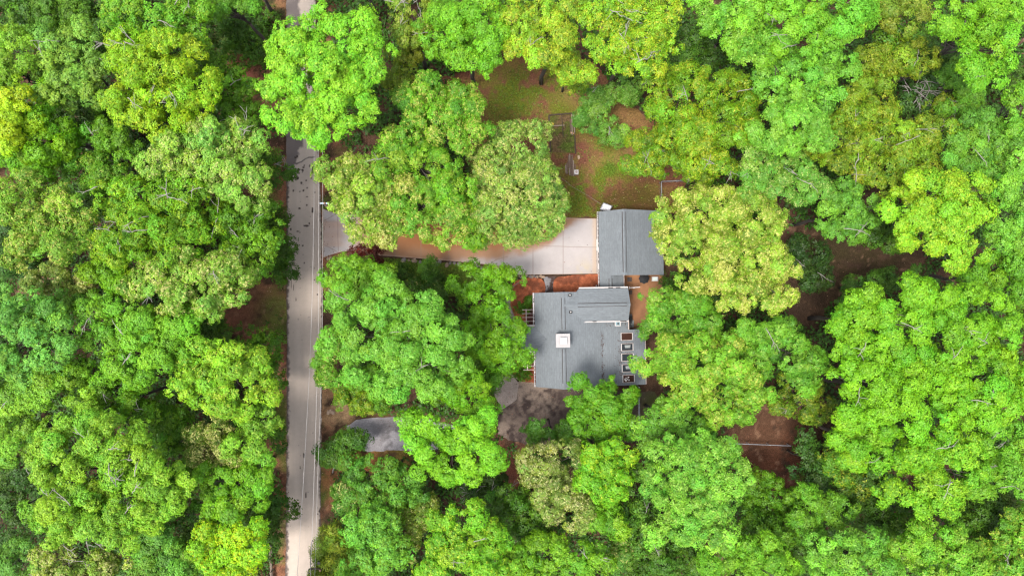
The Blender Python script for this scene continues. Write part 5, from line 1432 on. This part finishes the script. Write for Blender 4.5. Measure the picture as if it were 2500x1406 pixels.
T('green tree between the leafy mid green tree and bottom edge', 'under', (84, 168, 48), 9, [(1870, 1300, 65, 40), (1960, 1340, 60, 45)])

# ---- east of the house
T('big yellow cream flowering tree touching the garage roof', 'oak', (162, 196, 76), 14, [(1640, 585, 46, 66), (1690, 520, 85, 58), (1790, 500, 75, 50), (1840, 550, 90, 65), (1680, 590, 70, 55), (1770, 610, 100, 60), (1730, 680, 80, 45), (1860, 650, 85, 65), (1890, 725, 62, 38), (1810, 720, 65, 42)], tip=(226, 224, 140), tipf=.36, base=(1790, 605))
T('green tree overhanging the deck behind the house', 'oak', (120, 194, 66), 11, [(1605, 745, 46, 38), (1690, 740, 60, 45), (1612, 798, 52, 36), (1690, 800, 65, 40)], tip=(170, 208, 110), tipf=.18, base=(1665, 770))
T('broad yellowish green tree beside the row of skylights', 'oak', (138, 200, 62), 13, [(1610, 860, 50, 45), (1640, 870, 75, 52), (1730, 860, 85, 55), (1800, 920, 85, 60), (1700, 930, 85, 50), (1780, 985, 95, 48), (1660, 980, 40, 25)], tip=(196, 216, 110), tipf=.22, base=(1735, 900))
T('green tree behind the broad yellowish green one, towards the dark clearing', 'oak', (112, 188, 66), 13, [(1860, 810, 75, 42), (1910, 860, 85, 60), (1960, 900, 60, 60), (1850, 880, 60, 50)], tip=(156, 208, 96), tipf=.18, tw=1)
T('olive dark tree at the edge of the dark ground, right of the green trees', 'oak', (116, 156, 44), 8, [(1920, 980, 45, 38), (1990, 1000, 60, 38), (1950, 950, 50, 40)], tip=(196, 190, 70), tipf=.2, tw=2)
T('dark teal spray topped tree on the south side of the dark clearing', 'star', (70, 142, 70), 7, [(2100, 700, 50, 36), (2180, 685, 55, 32), (2070, 730, 35, 35)])
T('bright lime tree with tight puffs, first south of the dark clearing', 'puff', (116, 208, 44), 16, [(2100, 770, 75, 55), (2180, 780, 80, 55), (2080, 840, 65, 55), (2150, 850, 80, 45), (2240, 720, 60, 45)], tip=(156, 224, 56), tipf=.2, tw=2)
T('bright lime tree with dark gaps between its puffs, east side', 'puff', (110, 204, 40), 17, [(2320, 740, 75, 50), (2300, 800, 70, 50), (2390, 820, 80, 60), (2280, 870, 75, 50), (2440, 770, 50, 60)], tip=(150, 222, 50), tipf=.18, tw=4)
T('bright lime tree in the middle of the east wood, puffs in rings', 'puff', (108, 212, 36), 17, [(2110, 920, 80, 50), (2170, 970, 90, 55), (2120, 1020, 80, 45), (2230, 920, 70, 55), (2240, 1010, 75, 55)], tip=(150, 228, 46), tipf=.18, tw=1)
T('bright lime tree nearest the right edge at mid height', 'puff', (112, 208, 40), 17, [(2380, 930, 85, 55), (2450, 900, 60, 55), (2340, 990, 75, 50), (2430, 990, 75, 50), (2485, 960, 30, 50)], tip=(156, 224, 50), tipf=.18, tw=3)
T('bright lime tree reaching west towards the pale fence rail', 'puff', (114, 208, 46), 15, [(2090, 1075, 65, 45), (2160, 1090, 70, 50), (2080, 1120, 50, 30)], tip=(156, 224, 56), tipf=.18, tw=2)
T('bright lime tree with ragged lower rim, south east wood', 'puff', (116, 210, 44), 16, [(2250, 1100, 85, 50), (2290, 1160, 95, 60), (2330, 1090, 70, 50), (2220, 1200, 80, 45), (2270, 1230, 70, 30)], tip=(166, 226, 56), tipf=.2, tw=3)
T('green tree on the right edge with bare sticks, south east wood', 'puff', (102, 196, 52), 15, [(2410, 1080, 65, 50), (2460, 1140, 55, 60), (2400, 1170, 60, 50), (2450, 1050, 50, 40)], tip=(146, 214, 60), tipf=.15, tw=5)
T('dark teal low tree with blue leaves at the end of the fence rail', 'under', (62, 132, 66), 6, [(1960, 1085, 38, 30), (1990, 1150, 50, 45), (1960, 1130, 35, 40)], tip=(110, 160, 110), tipf=.15)
T('yellow tipped green tree above the dark teal tree, by the lime wood', 'star', (104, 162, 52), 8, [(2030, 1100, 38, 55), (2040, 1150, 40, 35)], tip=(196, 200, 60), tipf=.3)
T('dark olive tree in shade below the lime tree that reaches west', 'under', (100, 148, 56), 7, [(2120, 1150, 55, 38), (2080, 1180, 45, 30)], tip=(196, 196, 60), tipf=.12)
T('dark green tree in the shaded hollow of the lower right', 'under', (60, 140, 44), 7, [(2110, 1240, 60, 45), (2180, 1260, 60, 35)])
T('dark green tree in the shade near the right edge, below bare stick tree', 'under', (64, 146, 46), 8, [(2400, 1250, 65, 45), (2460, 1230, 50, 50)])
T('pale green tree with drooping tips on the bottom edge, lower right', 'star', (118, 200, 76), 13, [(2050, 1340, 75, 50), (2110, 1320, 65, 45), (2120, 1380, 70, 40), (2030, 1390, 60, 35)], tip=(150, 212, 110), tipf=.18)
T('broad yellowish green tree on the bottom edge, right of the drooping one', 'oak', (122, 204, 56), 13, [(2240, 1330, 75, 50), (2310, 1320, 75, 50), (2270, 1380, 85, 40), (2350, 1370, 60, 40)], tip=(166, 218, 90), tipf=.2)
T('yellow flecked green tree in the bottom right corner', 'oak', (110, 186, 56), 12, [(2450, 1330, 65, 55), (2430, 1385, 70, 40), (2480, 1270, 35, 40)], tip=(176, 204, 80), tipf=.2, tw=2)
T('green tree filling the gap above the broad yellowish tree, lower right', 'under', (84, 168, 48), 9, [(2200, 1290, 65, 30), (2360, 1290, 50, 35)])

# ---- the wood goes on beyond the picture along the road; unseen trees added to shade it
for i, (px, py, nm) in enumerate(((640, 1500, 'north of three'), (610, 1640, 'middle of three'), (560, 1780, 'farthest of three'))):
    T('unseen roadside tree beyond the bottom edge, west of the road, ' + nm, 'ragged', (120, 190, 50), 15, [(px, py, 95, 75)])
for i, (px, py, nm) in enumerate(((860, 1490, 'nearest of three'), (880, 1630, 'middle of three'), (900, 1780, 'farthest of three'))):
    T('unseen roadside tree beyond the bottom edge, east of the road, ' + nm, 'ragged', (112, 186, 52), 15, [(px, py, 90, 75)])
for i, (px, py, nm) in enumerate(((600, -110, 'nearer'), (590, -250, 'farther'))):
    T('unseen roadside tree beyond the top edge, west of the road, ' + nm + ' one', 'ragged', (116, 188, 50), 15, [(px, py, 95, 75)])
for i, (px, py, nm) in enumerate(((850, -110, 'nearer'), (880, -250, 'farther'))):
    T('unseen roadside tree beyond the top edge, east of the road, ' + nm + ' one', 'ragged', (116, 188, 50), 15, [(px, py, 90, 75)])

# ---- shrubs in the beds
for px, py, r, lb in ((1293, 733, 10, 'tiny round green shrub in the north mulch bed by the house wall'), (1278, 752, 20, 'green shrub at the north end of the first pergola'),
                      (1262, 908, 15, 'bright green shrub in the south mulch bed, farther from the house'), (1279, 918, 14, 'bright green shrub in the south mulch bed beside its twin, nearer the stones'),
                      (1282, 893, 17, 'green shrub under the south end of the second pergola'), (1640, 690, 26, 'dark shrub at the east end of the deck beyond the white table')):
    T(lb, 'shrub', (84, 150, 34) if px < 1600 else (62, 120, 44), .75 if px < 1600 else 1.6, [(px, py, r, r)], cat='shrub', kind='shrub', trunk_r=.03)

# fallen or leaning trunks at the right edge
for k, (a, b, za, zb, r, lb) in enumerate((((2505, 95), (2458, 122), 4.5, 1.0, .26, 'thick brown trunk leaning across the right edge, upper of three'), ((2510, 132), (2455, 137), 3.5, .8, .15, 'thin brown trunk leaning at the right edge, middle one'),
                                           ((2510, 160), (2450, 175), 3.0, .6, .11, 'thin brown trunk leaning at the right edge, lowest one'))):
    A, B = P(*b, zb), P(*a, za)
    mb = MB(); rgk = np.random.default_rng(k)
    branch_tubes(mb, (0, 0, 0), B - A, r, r * .7, rgk, 6, .03, 8)
    o = mb.build('leaning_trunk', M['brown_bark'], smooth=True); o.location = A
    tag(o, lb, 'tree trunk')

# ---------------------------------------------------------------- low growth under the trees (a mass nobody could count)
def undergrowth():
    rng = np.random.default_rng(77)
    N = 70000
    x, y = rng.uniform(-68, 68, N), rng.uniform(-41, 41, N)
    keep = np.ones(N, bool)
    for pl, mrg in ((LAWN, 0), (SHADE_LAWN, 0), (YARD_SOUTH, .3), (GRAVEL, .8), (DRIVE, 1.0), (DIM_FLOOR_A, 0), (DIM_FLOOR_B, 0), (FRONT_WALK, .6), (MULCH_A, .3), (MULCH_B, .3), (MULCH_C, .3), (ROAD, .9)):
        w = wpoly(pl)
        keep &= ~inpoly(x, y, w)
        if mrg: keep &= polydist(x, y, w)[0] > mrg
    u, v = x - HO[0], y - HO[1]
    keep &= ~((u > -2.2) & (u < 17.5) & (v > -12) & (v < 11))
    xw, xe = P(677, 0)[0], P(806, 0)[0]
    den = fbm(x, y, 4.0, 211)
    verge = np.clip(np.exp(-((x - xw) / 2.0) ** 2) + np.exp(-((x - xe) / 1.6) ** 2), 0, 1)
    keep &= den > (.33 + .25 * verge)
    for px, py, r in ((600, 175, 50), (600, 785, 80), (640, 250, 50), (830, 1010, 60), (930, 1115, 70), (1880, 1110, 100), (2100, 620, 130), (1240, 1150, 50), (1620, 420, 80)):
        keep &= rng.uniform(0, 1, N) > gauss(x, y, px, py, r) * 1.3
    x, y, den, verge = x[keep], y[keep], den[keep], verge[keep]
    n = len(x)
    h = (.25 + 3.4 * np.clip(fbm(x, y, 2.6, 217) - .34, 0, .3) / .3 * rng.uniform(.3, 1, n)) * (1 - .78 * verge)
    k = 5
    si = np.repeat(np.arange(n), k); m = len(si)
    nr = norm(np.stack([rng.normal(0, .4, m), rng.normal(0, .4, m), np.ones(m)], 1))
    th = rng.uniform(0, 6.28, m)
    t1 = norm(np.cross(np.array([[0, 1.0, 0]]), nr)); t2 = np.cross(nr, t1)
    uu = np.cos(th)[:, None] * t1 + np.sin(th)[:, None] * t2; ww = np.cross(nr, uu)
    L = rng.uniform(.25, .6, m); Wd = L * .24
    b = np.stack([x[si] + rng.normal(0, .2, m), y[si] + rng.normal(0, .2, m), h[si] * rng.uniform(.6, 1.05, m)], 1)
    co = np.empty((m, 4, 3))
    co[:, 0] = b; co[:, 1] = b + uu * (L * .5)[:, None] + ww * Wd[:, None]; co[:, 2] = b + uu * L[:, None]; co[:, 3] = b + uu * (L * .5)[:, None] - ww * Wd[:, None]
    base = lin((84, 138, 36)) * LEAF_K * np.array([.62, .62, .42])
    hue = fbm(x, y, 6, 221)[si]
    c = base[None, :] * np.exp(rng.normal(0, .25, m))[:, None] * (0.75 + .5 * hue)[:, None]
    me = mesh_np('undergrowth', co.reshape(-1, 3), np.arange(m * 4), 4)
    set_attr(me, 'Col', 'FACE', np.clip(c, 0, .9))
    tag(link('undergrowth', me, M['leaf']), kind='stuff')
undergrowth()

def grass_tufts():
    rng = np.random.default_rng(88)
    N = 26000
    x, y = rng.uniform(-24, 22, N), rng.uniform(-2, 30, N)
    w, w2 = wpoly(LAWN), wpoly(SHADE_LAWN)
    a, b2 = inpoly(x, y, w), inpoly(x, y, w2)
    g = (gauss(x, y, 1245, 235, 75) + gauss(x, y, 1420, 475, 70) + gauss(x, y, 1500, 455, 60) + .2 * gauss(x, y, 1480, 345, 50) + .4 * gauss(x, y, 1340, 200, 50) + 3 * gauss(x, y, 1489, 414, 12))
    keep = (a & (rng.uniform(0, 1, N) < g * .9 * sstep(.36, .58, fbm(x, y, 1.2, 23)))) | b2
    x, y = x[keep], y[keep]
    k = 4; m = len(x) * k
    si = np.repeat(np.arange(len(x)), k)
    th = rng.uniform(0, 6.28, m); L = rng.uniform(.08, .22, m)
    uu = np.stack([np.cos(th), np.sin(th), rng.uniform(.3, 1.2, m)], 1); ww = np.stack([-np.sin(th), np.cos(th), np.zeros(m)], 1)
    b = np.stack([x[si], y[si], np.full(m, .01)], 1)
    co = np.empty((m, 4, 3))
    co[:, 0] = b - ww * .02; co[:, 1] = b + ww * .02; co[:, 2] = b + uu * L[:, None] + ww * .012; co[:, 3] = b + uu * L[:, None] - ww * .012
    c = np.array([.10, .165, .018])[None, :] * np.exp(rng.normal(0, .25, (m, 1)))
    me = mesh_np('grass', co.reshape(-1, 3), np.arange(m * 4), 4)
    set_attr(me, 'Col', 'FACE', c)
    tag(link('grass', me, M['leaf']), kind='stuff')
grass_tufts()

def leaf_litter():
    """dead leaves and twigs lying on the open ground"""
    rng = np.random.default_rng(99)
    N = 42000
    x, y = rng.uniform(-32, 62, N), rng.uniform(-36, 36, N)
    keep = np.zeros(N, bool)
    for pl, pr in ((LAWN, .55), (DIM_FLOOR_A, .15), (DIM_FLOOR_B, .2), (YARD_SOUTH, .3), (MULCH_A, .2), (MULCH_B, .2), (MULCH_C, .2), (DRIVE, .02), (ROAD, .012), (GRAVEL, .15)):
        keep |= inpoly(x, y, wpoly(pl)) & (rng.uniform(0, 1, N) < pr)
    xw, xe = P(672, 0)[0], P(800, 0)[0]
    keep |= ((np.abs(x - xw) < 1.7) | (np.abs(x - xe) < .8)) & (rng.uniform(0, 1, N) < .9)
    u, v = x - HO[0], y - HO[1]
    keep &= ~((u > 0) & (u < 17.5) & (v > -11.5) & (v < -.3))
    x, y = x[keep], y[keep]; m = len(x)
    th = rng.uniform(0, 6.28, m); L = rng.uniform(.07, .2, m)
    uu = np.stack([np.cos(th), np.sin(th), rng.normal(0, .2, m)], 1); ww = np.stack([-np.sin(th), np.cos(th), rng.normal(0, .2, m)], 1)
    b = np.stack([x, y, rng.uniform(.055, .085, m)], 1)
    co = np.empty((m, 4, 3))
    co[:, 0] = b - uu * (L / 2)[:, None]; co[:, 2] = b + uu * (L / 2)[:, None]
    co[:, 1] = b + ww * (L * .22)[:, None]; co[:, 3] = b - ww * (L * .22)[:, None]
    pal = np.array([[.16, .07, .04], [.10, .045, .028], [.20, .13, .075], [.06, .032, .022], [.24, .17, .11]])
    c = pal[rng.choice(5, m, p=[.3, .3, .16, .18, .06])] * np.exp(rng.normal(0, .25, (m, 1)))
    me = mesh_np('fallen_leaves', co.reshape(-1, 3), np.arange(m * 4), 4)
    set_attr(me, 'Col', 'FACE', c)
    tag(link('fallen_leaves', me, M['leaf']), kind='stuff')
leaf_litter()
